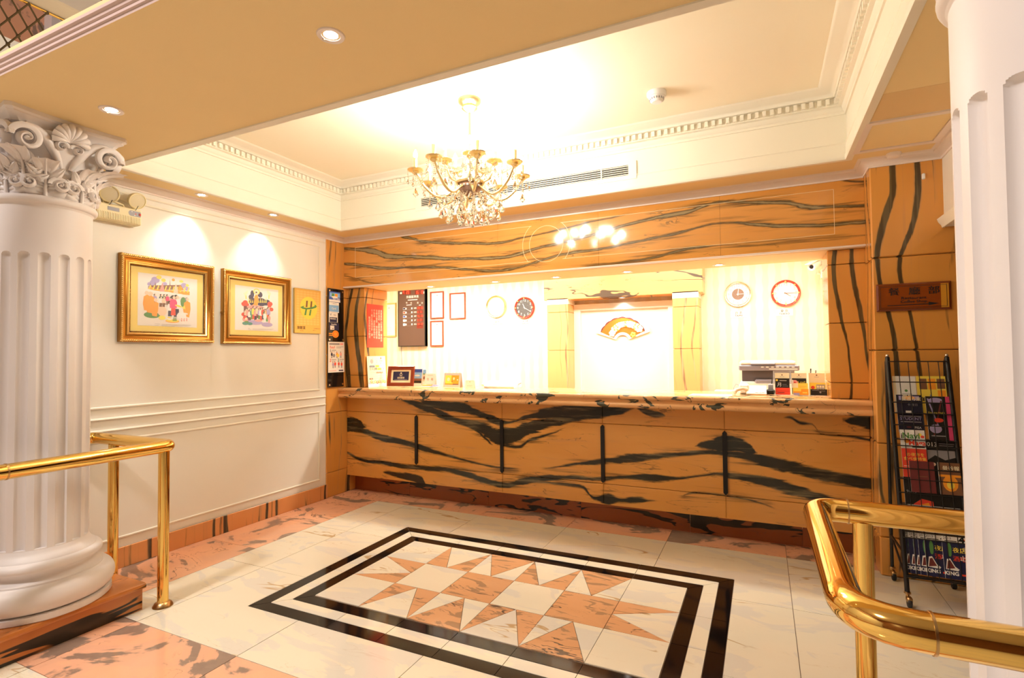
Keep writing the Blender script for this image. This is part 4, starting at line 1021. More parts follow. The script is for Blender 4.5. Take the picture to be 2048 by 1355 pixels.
# ------------------------------------------------------------------ printed things: one palette, material slots by colour name
PALN = dict(white=WHITE, red=RED, blue=BLUE, navy=NAVY, ink=INK, yel=YEL, org=ORG, grn=GRN, purp=PURP, pnk=PNK, skin=SKIN, brn=BRN, grey=GREY, mag=MAG, lbl=LBL, teal=TEAL, dkr=DKR, crm=CRM, dnv=DNV)
PK = {k: i for i, k in enumerate(PALN)}; PM = list(PALN.values())
LAYER = [0.0]
def art(g, col, pts, d=None):
    """one flat printed shape; every new shape lies a hair above the last"""
    g.k = PK[col]; LAYER[0] += 0.00001
    g.prism(pts, 0.0, 0.0003 + LAYER[0])
def ell(g, col, u, v, a, b, rot=0.0, n=14):
    art(g, col, [(u + a * math.cos(t) * math.cos(rot) - b * math.sin(t) * math.sin(rot), v + a * math.cos(t) * math.sin(rot) + b * math.sin(t) * math.cos(rot)) for t in [2 * PI * i / n for i in range(n)]])
def rec(g, col, u0, u1, v0, v1): art(g, col, [(u0, v0), (u1, v0), (u1, v1), (u0, v1)])
def txt(g, col, s, u, v, size, align='CENTER', bold=0.0, sx=1.0):
    g.k = PK[col]; LAYER[0] += 0.00001; lettering(g, s, u, v, size, 0.0004 + LAYER[0], align, bold, sx)
def printed(name, g, parent, label=None): LAYER[0] = 0.0; return obj(name, g, PM, parent, None, label)

M_FRAMED = metal('dark_gilt', (0.16, 0.09, 0.03), 0.4); M_FRAME = metal('gilt_wood', (0.46, 0.22, 0.045), 0.32); M_FRAME2 = metal('bright_gilt', (0.92, 0.68, 0.28), 0.28)
M_GLASS = mat('picture_glass', (1, 1, 1), 0.03, alpha=0.05)
def gilt_picture(label, y0, y1, z0, z1, draw):
    t = thing('gilt_picture', label, 'picture', (0.0, (y0 + y1) / 2, z0), 'gilt framed pictures on the left wall')
    M = WALL_L((y0 + y1) / 2, z0); W = y1 - y0; H = z1 - z0
    path = [(-W / 2, 0), (-W / 2, H), (W / 2, H), (W / 2, 0)]
    obj('frame', G(M).sweep(path, [(0, 0.0), (0, 0.030), (0.004, 0.034), (0.024, 0.032), (0.030, 0.022), (0.042, 0.016), (0.052, 0.020), (0.052, 0.0)], True), M_FRAME, t, 40)
    obj('inner_band', G(M).sweep(path, [(0.050, 0.0), (0.050, 0.020), (0.056, 0.026), (0.064, 0.022), (0.067, 0.016), (0.067, 0.0)], True), M_FRAME2, t, 40)
    obj('bead_channel', G(M).sweep(path, [(0.066, 0.0), (0.066, 0.013), (0.077, 0.010), (0.077, 0.0)], True), M_FRAMED, t, 40)
    g = G(M)
    for (a, b), (c, d) in zip(path, path[1:] + path[:1]):
        L = math.hypot(c - a, d - b); n = int(L / 0.0135); ang = math.atan2(d - b, c - a)
        for i in range(n):
            f = (i + 0.5) / n; px, py = a + (c - a) * f, b + (d - b) * f
            ix, iy = -math.sin(ang) * -0.011, math.cos(ang) * -0.011
            M1 = M @ Matrix.Translation((px + ix, py + iy, 0.036)) @ Matrix.Rotation(ang + 0.7, 4, 'Z')
            g.M = M1; g.ball((0, 0, 0), 0.0120, 6, 4, (1.0, 0.42, 0.55))
    g.M = None; obj('rope_edge', g, M_FRAME2, t, 60, stuff=True)
    g = G(M)
    for (a, b), (c, d) in zip(path, path[1:] + path[:1]):
        L = math.hypot(c - a, d - b); n = int(L / 0.011); ang = math.atan2(d - b, c - a)
        for i in range(n):
            f = (i + 0.5) / n
            if not (0.075 < f * L < L - 0.075): continue
            g.ball((a + (c - a) * f + math.sin(ang) * 0.071, b + (d - b) * f - math.cos(ang) * 0.071, 0.016), 0.0045, 6, 4)
    obj('bead_edge', g, M_FRAME, t, 60, stuff=True)
    obj('mount', G(M).rect(-W / 2 + 0.07, W / 2 - 0.07, 0.07, H - 0.07, 0.004, 0.007), MAT_Y, t, None)
    pw, ph = W - 0.25, H - 0.235
    obj('paper', G(M).rect(-pw / 2, pw / 2, H / 2 - ph / 2, H / 2 + ph / 2, 0.0065, 0.0078), flat('art_paper', (0.84, 0.80, 0.76), 0.7), t, None)
    g = G(M @ Matrix.Translation((-pw / 2, H / 2 - ph / 2, 0.0078))); draw(g, pw, ph); printed('illustration', g, t)
    obj('glass_pane', G(M).rect(-W / 2 + 0.073, W / 2 - 0.073, 0.073, H - 0.073, 0.0112, 0.0122), M_GLASS, t, None)
    return t
def person(g, x, y, h, body, legs='navy', head='skin', hair='ink', lean=0.0):
    """small printed figure: legs, body, head, hair"""
    w_ = h * 0.17
    art(g, legs, [(x - w_ * 0.7, y), (x + w_ * 0.7, y), (x + w_ * 0.6, y + h * 0.42), (x - w_ * 0.6, y + h * 0.42)])
    art(g, body, [(x - w_, y + h * 0.36), (x + w_, y + h * 0.36), (x + w_ * 1.1 + lean, y + h * 0.66), (x + w_ * 0.7 + lean, y + h * 0.80), (x - w_ * 0.7 + lean, y + h * 0.80), (x - w_ * 1.1 + lean, y + h * 0.66)])
    ell(g, hair, x + lean * 1.4 - w_ * 0.15, y + h * 0.905, h * 0.095, h * 0.10)
    ell(g, head, x + lean * 1.4 + w_ * 0.2, y + h * 0.885, h * 0.075, h * 0.085)
def monk(g, x, y, h, lean=0.0, hair='skin'):
    art(g, 'org', [(x - h * .13, y + h * .03), (x + h * .10, y), (x + h * .17, y + h * .4), (x + h * .15 + lean, y + h * .72), (x + lean, y + h * .80), (x - h * .15 + lean, y + h * .70), (x - h * .19, y + h * .35)])
    ell(g, hair, x + lean - h * .02, y + h * .88, h * .085, h * .095); ell(g, 'skin', x + lean + h * .02, y + h * .87, h * .07, h * .08)
def draw_market(g, W, H):
    q = lambda x, y: ((x - 310) / 800 * W, (1050 + (x - 310) * .03 - y) / (730 - (x - 310) * .07) * H)
    def E(c, x, y, a, b, r=0): u, v = q(x, y); ell(g, c, u, v, a / 800 * W, b / 730 * H, r)
    def Pg(c, *p): art(g, c, [q(*k) for k in p])
    E('purp', 530, 420, 55, 45); E('purp', 500, 460, 45, 40); E('purp', 455, 480, 30, 28); E('yel', 575, 380, 35, 28); E('yel', 635, 420, 30, 25)
    E('purp', 920, 490, 48, 40); E('purp', 960, 530, 38, 30); E('purp', 655, 470, 30, 25); E('yel', 880, 430, 28, 18); E('yel', 965, 485, 25, 20); E('org', 768, 412, 22, 20)
    for x, t, c in ((722, 405, 'brn'), (528, 445, 'brn'), (465, 460, 'brn')): Pg(c, (x - 7, 500), (x, t), (x + 7, 500))
    Pg('brn', (430, 520), (470, 498), (870, 480), (915, 545), (520, 555))
    Pg('org', (430, 545), (470, 505), (520, 545), (1000, 570), (1000, 618), (880, 605), (520, 565))
    for k in range(11): x = 440 + k * 52; Pg('yel', (x, 545 + k * 4), (x + 22, 490 + k * 2), (x + 36, 492 + k * 2), (x + 18, 548 + k * 4))
    Pg('org', (830, 560), (860, 480), (915, 555)); Pg('org', (895, 612), (945, 560), (1000, 620))
    Pg('pnk', (580, 588), (622, 450), (655, 590)); Pg('skin', (765, 605), (805, 455), (840, 610)); Pg('white', (440, 575), (700, 580), (990, 640), (900, 650), (560, 600))
    E('grn', 490, 905, 105, 45); E('skin', 620, 850, 62, 72); E('grn', 910, 720, 42, 75)
    for x, c in ((525, 'purp'), (605, 'teal'), (650, 'grn'), (700, 'yel'), (740, 'pnk'), (600, 'white'), (640, 'skin'), (690, 'mag')):
        yb = 760 if x % 20 else 790
        u, v = q(x, yb); person(g, u, v, 150 / 730 * H, c, 'brn')
    for x, yb, h, l in ((425, 850, 285, 0), (465, 880, 310, 0.004), (525, 925, 265, 0.006)): u, v = q(x, yb); monk(g, u, v, h / 730 * H, l)
    u, v = q(965, 930); monk(g, u, v, 305 / 730 * H, 0, 'grey')
    u, v = q(725, 920); person(g, u, v, 225 / 730 * H, 'white', 'navy'); u, v = q(815, 925); person(g, u, v, 320 / 730 * H, 'white', 'navy'); u, v = q(770, 905); person(g, u, v, 290 / 730 * H, 'mag', 'red')
    Pg('yel', (890, 800), (930, 760), (940, 820)); E('yel', 840, 775, 50, 14, -0.2); E('yel', 620, 940, 45, 30); E('org', 760, 985, 95, 24); E('yel', 760, 978, 90, 20)
    E('white', 720, 945, 42, 26); E('yel', 718, 938, 30, 10); E('white', 885, 915, 70, 48); E('white', 905, 880, 75, 16)
    for k in range(5): Pg('grn', (760 + k * 12, 985), (775 + k * 9, 925), (770 + k * 12, 985))
    for k in range(16): E('pnk', 885 + (k * 37) % 110, 950 + (k * 23) % 45, 8, 7)
    for x0, x1, y in ((528, 590, 1022), (528, 575, 1045), (615, 1020, 1030), (615, 1020, 1042), (615, 790, 1054)): Pg('grey', (x0, y + 2.5), (x1, y + 8), (x1, y + 5.5), (x0, y))
def draw_sermon(g, W, H):
    q = lambda x, y: ((x - 270) / 715 * W, (1050 + (x - 270) * .04 - y) / (735 - (x - 270) * .09) * H)
    def E(c, x, y, a, b, r=0): u, v = q(x, y); ell(g, c, u, v, a / 715 * W, b / 735 * H, r)
    def Pg(c, *p): art(g, c, [q(*k) for k in p])
    for x, y, a, b in ((540, 470, 30, 65), (520, 520, 40, 45), (670, 480, 40, 50), (560, 600, 70, 70), (690, 600, 90, 70), (760, 610, 70, 50), (800, 600, 40, 40)): E('navy', x, y, a, b)
    for s_, x0 in ((1, 440), (-1, 820)):
        for k in range(4): E('crm', x0 + s_ * (k * 12 - 20), 480 - k * 12, 10, 40, s_ * (0.5 - 0.3 * k)); E('yel', x0, 470 + k * 22, 8, 16, s_ * 0.4)
    for k in range(10): Pg('yel', (470 + k * 32, 610), (484 + k * 32, 520 + (k % 3) * 18), (492 + k * 32, 610))
    E('yel', 610, 430, 54, 52); E('crm', 610, 430, 40, 38); Pg('org', (575, 510), (595, 480), (630, 485), (645, 560), (625, 680), (520, 670), (570, 620)); E('skin', 608, 462, 20, 24); E('ink', 606, 440, 16, 12)
    for x, y, r in ((415, 630, 48), (450, 640, 40), (430, 600, 38), (840, 630, 45), (860, 720, 40), (830, 660, 35), (410, 800, 42)): E('red', x, y, r, r * 0.85)
    Pg('dkr', (405, 660), (455, 660), (450, 850), (405, 840)); E('pnk', 600, 690, 150, 40)
    cols = ['skin', 'pnk', 'white', 'teal', 'yel', 'pnk', 'skin', 'purp', 'white', 'red', 'grn', 'org', 'purp']
    for k in range(13):
        x = 440 + k * 31; yb = 880 + (k % 3) * 18 - (20 if 3 < k < 9 else 0); u, v = q(x, yb); person(g, u, v, (185 + (k * 29) % 40) / 735 * H, cols[k], ('red', 'navy', 'dkr', 'grn')[k % 4])
    E('purp', 570, 930, 150, 40); E('purp', 790, 965, 95, 40); E('pnk', 640, 900, 60, 20)
    u, v = q(750, 930); person(g, u, v, 190 / 735 * H, 'white', 'white'); u, v = q(825, 940); person(g, u, v, 150 / 735 * H, 'pnk', 'pnk')
    E('pnk', 430, 880, 45, 40); E('red', 415, 850, 20, 22); E('crm', 440, 870, 18, 18); E('teal', 430, 945, 48, 28); E('teal', 500, 950, 45, 25); E('grn', 450, 920, 35, 15)
    for x0, x1, y in ((475, 500, 1020), (475, 520, 1036), (550, 900, 1030), (550, 880, 1044)): Pg('grey', (x0, y + 2), (x1, y + 10), (x1, y + 7), (x0, y))
gilt_picture('larger gilt picture nearest the white column, printed market scene with figures in orange robes', 2.095, 2.775, 1.527, 2.136, draw_market)
gilt_picture('gilt picture next to the gold plaque, printed scene with a haloed figure above a crowd', 2.852, 3.535, 1.523, 2.134, draw_sermon)
tag(obj('hanging_wire', G().tube([(0.012, 2.856, 1.80), (0.012, 2.846, 1.79), (0.012, 2.843, 1.775), (0.012, 2.848, 1.76), (0.012, 2.856, 1.752)], 0.0022, 6), M_BRASSD), 'short loop of picture wire at the left edge of the second gilt picture', 'wire')

# gold trade plaque
t = thing('gold_plaque', 'gold wall plaque with a yellow disc and a dark two-stroke emblem', 'plaque', (0.0, 3.747, 1.634))
M = WALL_L(3.747, 1.634, 0.0)
M_PLQ = metal('plaque_gold', (0.72, 0.52, 0.17), 0.42, 0.1)
obj('plate', G(M).cbox(-0.162, 0.162, 0, 0.424, 0.0, 0.022, 0.002), M_PLQ, t, None)
g = G(M @ Matrix.Translation((0, 0, 0.022)))
M_PLQ2 = metal('plaque_relief', (0.80, 0.60, 0.24), 0.5)
for r in range(14):
    for c in range(7): g.rect(-0.142 + c * 0.041, -0.142 + c * 0.041 + 0.034, 0.082 + r * 0.0235, 0.082 + r * 0.0235 + 0.018, 0, 0.0006)
obj('embossed_pattern', g, M_PLQ2, t, None)
g = G(M @ Matrix.Translation((0.005, 0.243, 0.0226))); ell(g, 'yel', 0, 0, 0.108, 0.108, 0, 40)
for x in (-0.032, 0.024): art(g, 'brn', [(x - 0.006, 0.008), (x + 0.016, 0.008), (x + 0.022, 0.070), (x + 0.002, 0.070)]); art(g, 'grn', [(x - 0.022, -0.070), (x + 0.000, -0.070), (x + 0.012, -0.012), (x - 0.008, -0.012)])
sw = [(-0.105, 0.002), (-0.07, 0.016), (-0.045, 0.019), (-0.062, 0.010), (-0.06, 0.003), (-0.02, 0.001), (0.03, 0.010), (0.07, 0.024), (0.078, 0.034), (0.066, 0.042), (0.092, 0.036), (0.104, 0.024), (0.090, 0.010), (0.04, -0.006), (-0.02, -0.014), (-0.075, -0.012)]
art(g, 'grn', sw); printed('emblem', g, t)
g = G(M @ Matrix.Translation((0, 0, 0.022))); txt(g, 'ink', '旅館業', -0.135, 0.050, 0.034, 'LEFT', 0.0006); txt(g, 'ink', 'HOTEL', -0.10, 0.022, 0.014, 'LEFT'); txt(g, 'brn', '交通部觀光局', 0.145, 0.048, 0.013, 'RIGHT'); txt(g, 'brn', '編號 161', 0.10, 0.030, 0.011, 'RIGHT')
printed('lettering', g, t)

# emergency light
t = thing('emergency_light', 'cream emergency light unit with two round lamp heads half behind the left capital', 'emergency light', (0.04, 2.06, 2.33))
M = WALL_L(2.06, 2.33, 0.0); M_EM = flat('cream_plastic', (0.80, 0.70, 0.42), 0.4)
obj('body', G(M).cbox(-0.142, 0.138, 0, 0.108, 0.0, 0.085, 0.008), M_EM, t, None)
g = G(M)
for k in range(26): g.rect(-0.128 + k * 0.0100, -0.128 + k * 0.0100 + 0.0055, 0.006, 0.050, 0.085, 0.0885)
obj('louvre', g, M_EM, t, None)
obj('battery_window', G(M).rect(-0.075, -0.005, 0.064, 0.088, 0.085, 0.087), GREY, t, None)
g = G(M @ Matrix.Translation((0, 0, 0.085))); g.k = PK['grey']
ell(g, 'grey', 0.068, 0.075, 0.016, 0.019, 0, 16); rec(g, 'grey', 0.068, 0.13, 0.056, 0.094); ell(g, 'red', 0.098, 0.075, 0.004, 0.004); rec(g, 'dkr', 0.116, 0.132, 0.066, 0.084); rec(g, 'red', 0.124, 0.131, 0.068, 0.082); ell(g, 'white', 0.074, 0.086, 0.003, 0.003); ell(g, 'white', 0.092, 0.064, 0.003, 0.003)
printed('indicator_panel', g, t)
obj('handle', G(M).tube([(-0.085, 0.104, 0.05), (-0.075, 0.126, 0.05), (-0.02, 0.136, 0.05), (0.035, 0.126, 0.05), (0.045, 0.104, 0.05)], 0.007, 8), M_EM, t, 60)
for dy, dirv in ((-0.055, (0.84, -0.50, -0.22)), (0.105, (0.88, 0.02, -0.40))):
    c = Vector((0.07, 2.06 + dy, 2.505)); dv = Vector(dirv).normalized(); Mh = plane(c, dv.cross(Vector((0, 0, 1))).normalized() * -1, Vector((0, 0, 1)))
    zq = dv.to_track_quat('Z', 'Y').to_matrix().to_4x4(); Mh = Matrix.Translation(c) @ zq
    hd = obj('lamp_head', G(Mh).lathe([(0, -0.045), (0.028, -0.042), (0.044, -0.020), (0.052, 0.010), (0.056, 0.016), (0.056, 0.026), (0.050, 0.028), (0.050, 0.022)], n=28), M_EM, t, 50)
    obj('reflector', G(Mh).lathe([(0, -0.012), (0.022, -0.006), (0.040, 0.010), (0.049, 0.021)], n=24), M_CHROME, hd, 60)
    obj('lens', G(Mh).lathe([(0.0495, 0.021), (0.040, 0.028), (0.020, 0.033), (0, 0.034)], n=24), mat('lamp_lens', (1, 1, 1), 0.05, alpha=0.25), hd, 60)
    obj('swivel', G().tube([tuple(c - dv * 0.03), (c.x * 0.8, c.y, c.z - 0.035), (0.05, c.y - 0.01, 2.436)], 0.010, 8), M_EM, hd, 60)
    obj('cable', G().tube([tuple(c + Vector((0.03, 0.0, -0.045))), tuple(c + Vector((0.02, -0.01, -0.075))), (0.06, c.y - 0.02, 2.436)], 0.002, 6), INK, hd, None)

# acrylic notice board on the corner marble
t = thing('notice_board', 'narrow black acrylic board of stickers and a leaflet on the corner marble', 'notice board', (0.03, 4.10, 1.10))
M = WALL_L(4.10, 1.10, 0.028)
Mb = M @ Matrix.Translation((0, 0, 0.006))
obj('panel', G(M).cbox(-0.111, 0.111, 0, 0.998, 0, 0.006, 0.001), mat('black_acrylic', (0.010, 0.007, 0.006), 0.06), t, None)
for du in (-0.09, 0.09):
    for v in (0.025, 0.48, 0.975): obj('standoff', G(M).lathe([(0.006, -0.016), (0.006, 0.007), (0.010, 0.008), (0.010, 0.011), (0, 0.012)], (du, v, 0), 12), M_CHROME, t, 50)
bx = lambda x: (x - 155) / 195 * 0.222
by = lambda y: (1310 - y) / 1268 * 0.998
def sticker(nm, x0, y0, x1, y1, col, items, label):
    g = G(Mb); rec(g, col, bx(x0), bx(x1), by(y1), by(y0))
    for it in items:
        if it[0] == 'r': rec(g, it[1], bx(it[2]), bx(it[4]), by(it[5]), by(it[3]))
        elif it[0] == 't': txt(g, it[1], it[2], bx(it[3]), by(it[4]), it[5], 'CENTER', 0.0004)
        elif it[0] == 'e': ell(g, it[1], bx(it[2]), by(it[3]), it[4], it[5])
    printed(nm, g, t, label)
sticker('sticker', 72, 80, 208, 215, 'blue', [('r', 'lbl', 80, 95, 205, 150), ('r', 'grn', 105, 105, 135, 145), ('r', 'org', 142, 105, 175, 145), ('e', 'white', 140, 150, 0.045, 0.010), ('t', 'white', '悠遊卡服務', 160, 172, 0.020), ('r', 'white', 72, 184, 208, 212)], 'blue sticker with green and orange squares')
sticker('sticker', 72, 218, 192, 350, 'white', [('r', 'lbl', 72, 255, 190, 340), ('t', 'grey', '一卡通信用卡', 130, 235, 0.014), ('t', 'white', 'Card', 130, 298, 0.03)], 'white and light blue sticker')
sticker('sticker', 70, 352, 178, 478, 'white', [('t', 'navy', 'V', 92, 380, 0.036), ('t', 'grey', 'VISA', 140, 382, 0.018), ('r', 'navy', 78, 412, 168, 476), ('t', 'white', '特約商店', 120, 432, 0.020)], 'white and navy sticker')
sticker('sticker', 70, 486, 192, 580, 'navy', [('t', 'white', 'SmartPay', 130, 503, 0.020), ('r', 'white', 85, 520, 135, 574), ('r', 'grey', 110, 552, 125, 566)], 'navy sticker with a white square')
g = G(Mb); ell(g, 'org', bx(150), by(628), 0.046, 0.037, 0, 24); ell(g, 'red', bx(150), by(628), 0.034, 0.027, 0, 20); ell(g, 'org', bx(150), by(628), 0.028, 0.022, 0, 20); rec(g, 'org', bx(70), bx(112), by(630), by(615)); rec(g, 'org', bx(70), bx(112), by(650), by(640)); printed('sticker', g, t, 'round orange sticker')
g = G(Mb); rec(g, 'white', bx(60), bx(260), by(1122), by(728)); rec(g, 'grey', bx(75), bx(200), by(768), by(745)); rec(g, 'pnk', bx(205), bx(245), by(768), by(745))
txt(g, 'red', 'Easy!', bx(112), by(798), 0.036, 'CENTER', 0.0006); rec(g, 'grey', bx(160), bx(250), by(795), by(790)); rec(g, 'grey', bx(160), bx(220), by(808), by(803))
for s, c, x, y in (('1', 'ink', 88, 845), ('2', 'red', 88, 968), ('3', 'teal', 184, 965)):
    txt(g, c, s, bx(x), by(y), 0.042, 'CENTER', 0.001); rec(g, 'grey', bx(x + 14), bx(x + 70), by(y - 4), by(y - 12)); rec(g, 'grey', bx(x + 14), bx(x + 56), by(y + 12), by(y + 8))
for x, y, c in ((104, 925, 'navy'), (168, 925, 'org'), (215, 925, 'pnk'), (120, 1055, 'purp'), (145, 1050, 'red'), (190, 1050, 'red'), (225, 1055, 'red')):
    person(g, bx(x), by(y + 12), 0.066, c, 'grey')
for x, y, c in ((130, 905, 'grey'), (180, 905, 'yel')): ell(g, c, bx(x), by(y), 0.018, 0.018)
rec(g, 'pnk', bx(72), bx(160), by(1106), by(1098)); rec(g, 'navy', bx(190), bx(245), by(1108), by(1092)); printed('leaflet', g, t, 'white leaflet with three numbered steps')

# red banner and yellow poster on the left return
t = thing('red_banner', 'glossy red hanging notice with columns of pale characters left of the opening', 'notice', (0.255, 4.443, 1.50))
M = WALL_L(4.443, 1.50, 0.2525)
obj('sheet', G(M).rect(-0.130, 0.130, 0, 0.455, 0, 0.003), flat('red_gloss', (0.80, 0.05, 0.02), 0.18), t, None)
g = G(M @ Matrix.Translation((0, 0, 0.003)))
colsT = ['貴賓您好入住登記·請出示', '證件登記。請將貴重物品', '寄櫃台保管·如有遺失恕', '不負責·退房時間為中午', '十二時正延遲另計·謝', '敬請貴賓多多配合']
for i, s in enumerate(colsT):
    for j, c in enumerate(s): txt(g, 'pnk' if False else 'skin', c, 0.096 - i * 0.038, 0.388 - j * 0.0285 - (0.08 if i == 5 else 0), 0.029, 'CENTER', 0.0008)
printed('lettering', g, t)
t = thing('yellow_poster', 'yellow activity poster standing on the counter beside the red framed sign', 'poster', (0.275, 4.44, 1.086))
M = plane((0.285, 4.44, 1.087), (0, 1, 0), (-0.06, 0, 1)); P1 = M
obj('sheet', G(M).rect(-0.146, 0.146, 0, 0.322, 0, 0.002), CRM, t, None)
g = G(M @ Matrix.Translation((-0.146, 0, 0.002))); px = lambda x: (x - 118) / 387 * 0.292; py = lambda y: (655 - y) / 560 * 0.322
rec(g, 'white', px(118), px(505), py(655), py(600)); rec(g, 'white', px(150), px(330), py(380), py(100)) if False else None
ell(g, 'pnk', px(213), py(190), 0.026, 0.024); art(g, 'pnk', [(px(190), py(205)), (px(236), py(205)), (px(213), py(240))])
for k in range(9): ell(g, 'yel', px(150 + (k * 83) % 330), py(120 + (k * 47) % 110), 0.006, 0.003, k)
ell(g, 'brn', px(408), py(135), 0.010, 0.010); txt(g, 'brn', '大飯店', px(408), py(185), 0.016)
rec(g, 'navy', px(160), px(265), py(298), py(268)); txt(g, 'white', 'facebook', px(212), py(283), 0.017); rec(g, 'yel', px(285), px(360), py(300), py(262)); txt(g, 'org', '按讚', px(322), py(281), 0.02)
for k in range(4): ell(g, 'purp', px(385 + k * 14), py(262 + (k % 2) * 22), 0.008, 0.007)
txt(g, 'ink', '打卡活動', px(238), py(332), 0.030, 'CENTER', 0.0008, 1.0); rec(g, 'yel', px(322), px(408), py(352), py(315)); txt(g, 'org', '優惠', px(365), py(333), 0.02); ell(g, 'purp', px(445), py(325), 0.017, 0.015); ell(g, 'pnk', px(455), py(335), 0.008, 0.007)
for y in (380, 395, 425, 455, 470): rec(g, 'grey', px(170), px(240 + (y * 7) % 160), py(y + 2), py(y - 2))
txt(g, 'red', '送精美禮品券', px(365), py(402), 0.019, 'CENTER', 0.0005); rec(g, 'brn', px(150), px(222), py(520), py(490)); txt(g, 'crm', '注意', px(186), py(505), 0.016); rec(g, 'grey', px(240), px(430), py(498), py(494)); rec(g, 'grey', px(240), px(400), py(512), py(508))
for k, c in enumerate(('purp', 'org', 'pnk', 'yel', 'red', 'org', 'pnk', 'yel', 'org')): ell(g, c, px(150 + k * 40), py(575 - (k % 2) * 14), 0.018, 0.015); ell(g, 'skin', px(150 + k * 40), py(572 - (k % 2) * 14), 0.010, 0.009)
printed('print', g, t)

# wood framed sign
M_ROSE = mat('red_wood', (0.20, 0.035, 0.012), 0.16)
M = plane((0.372, 4.492, 1.0865), (0.970, 0.243, 0), (-0.035, 0.14, 1.0)); M = plane((0.372, 4.492, 1.0865), (0.970, 0.243, 0), Vector((-0.243 * 0.17, 0.970 * 0.17, 1)) + Vector((0.970, 0.243, 0)) * 0.12)
u_ = Vector((0.970, 0.243, 0)); v_ = Vector((-0.243 * 0.2, 0.97 * 0.2, 1)); M = plane((0.372, 4.492, 1.0885), u_, v_)
t = thing('framed_sign', 'dark red wooden frame around a small black sign on the counter', 'sign', (0.50, 4.53, 1.087))
W, H = 0.296, 0.212
g = G(M).sweep([(0, 0), (0, H), (W, H), (W, 0)], [(0, 0), (0, 0.018), (0.004, 0.022), (0.034, 0.020), (0.038, 0.014), (0.038, 0)], True); obj('frame', g, M_ROSE, t, 40)
obj('mount', G(M).rect(0.036, W - 0.036, 0.036, H - 0.036, 0.004, 0.008), CRM, t, None)
g = G(M @ Matrix.Translation((0, 0, 0.008))); rec(g, 'navy', 0.060, W - 0.060, 0.062, H - 0.056); txt(g, 'crm', '值班經理', W / 2, 0.088, 0.020, 'CENTER', 0.0004); ell(g, 'crm', W / 2, 0.140, 0.008, 0.008); rec(g, 'crm', W / 2 - 0.02, W / 2 + 0.02, 0.125, 0.128); rec(g, 'crm', W / 2 - 0.014, W / 2 + 0.014, 0.108, 0.114); rec(g, 'grey', 0.075, W - 0.075, 0.070, 0.073)
printed('print', g, t)
obj('prop', G(M).prism([(W / 2 - 0.03, 0.0), (W / 2 + 0.03, 0.0), (W / 2 + 0.015, 0.16), (W / 2 - 0.015, 0.16)], -0.004, 0.0), M_ROSE, t, None)

# leaflets, card, calendar, tent card
def stand_card(name, label, cat, x0, x1, y, z1, draw, parts='print', lean=0.15, z0=1.0865, base=WHITE):
    t = thing(name, label, cat, ((x0 + x1) / 2, y, z0)); M = plane((x0, y, z0), (1, 0.0, 0), (0, lean, 1)); W = x1 - x0; H = (z1 - z0) * (1 + lean * lean) ** 0.5
    obj('card', G(M).rect(0, W, 0, H, -0.002, 0.0), base, t, None)
    g = G(M); draw(g, W, H); printed(parts, g, t)
    obj('back_leaf', G(plane((x0, y + 2 * lean * (z1 - z0) + 0.004, z0), (1, 0, 0), (0, -lean, 1))).rect(0, W, 0, H, -0.002, 0.0), base, t, None)
    return t
def d_sky(g, W, H):
    rec(g, 'lbl', 0, W, H * 0.45, H); rec(g, 'blue', 0, W, H * 0.8, H); ell(g, 'white', W * .4, H * .62, W * .35, H * .05); rec(g, 'brn', 0, W, H * 0.30, H * 0.45); rec(g, 'ink', 0, W, H * .18, H * .32); rec(g, 'white', 0, W, 0, H * .18); rec(g, 'lbl', W * .2, W, H * .06, H * .07)
stand_card('leaflet_stand', 'blue sky photo leaflets in a clear stand behind the red framed sign', 'leaflet', 0.615, 0.715, 4.615, 1.268, d_sky)
def d_sky2(g, W, H): rec(g, 'lbl', 0, W, H * .75, H); rec(g, 'grn', 0, W, H * .7, H * .76); rec(g, 'skin', W * .1, W * .9, H * .3, H * .68); ell(g, 'brn', W * .5, H * .5, W * .3, H * .1)
stand_card('leaflet_stand', 'narrow pale leaflet stand right of the blue sky leaflets', 'leaflet', 0.722, 0.762, 4.62, 1.262, d_sky2)
def d_card(g, W, H): txt(g, 'brn', '信', W * .3, H * .55, 0.03); txt(g, 'brn', '箱', W * .7, H * .55, 0.03); rec(g, 'grey', W * .2, W * .8, H * .18, H * .20); rec(g, 'grey', W * .25, W * .75, H * .85, H * .87)
stand_card('tent_card', 'small pale tent card with two characters between leaflets and calendar', 'card', 0.765, 0.895, 4.60, 1.222, d_card)
t = thing('pen_tray', 'low tray with coloured pens in front of the small tent card', 'tray', (0.86, 4.55, 1.0865))
obj('tray', G().cbox(0.775, 0.985, 4.53, 4.57, 1.0865, 1.096, 0.003), WHITE, t, None)
for k, (c, y) in enumerate((('org', 4.54), ('ink', 4.55), ('navy', 4.56), ('purp', 4.545))):
    obj('pen', G().tube([(0.785 + k * 0.035, y, 1.101), (0.905 + k * 0.025, y + 0.004, 1.106)], 0.0055, 8), PALN[c], t, 60)
def d_cal(g, W, H):
    rec(g, 'org', W * .09, W * .9, H * .17, H * .84); rec(g, 'yel', W * .09, W * .45, H * .30, H * .84); ell(g, 'crm', W * .28, H * .55, W * .09, H * .13); ell(g, 'crm', W * .60, H * .60, W * .05, H * .10); rec(g, 'yel', W * .15, W * .55, H * .26, H * .36); rec(g, 'brn', W * .55, W * .9, H * .17, H * .24); ell(g, 'crm', W * .82, H * .52, W * .04, H * .05); rec(g, 'dkr', W * .50, W * .53, H * .3, H * .45)
t = stand_card('desk_calendar', 'small desk calendar with an orange room photo', 'calendar', 0.998, 1.197, 4.60, 1.228, d_cal, 'print', 0.2, base=flat('calendar_card', (0.62, 0.56, 0.52)))
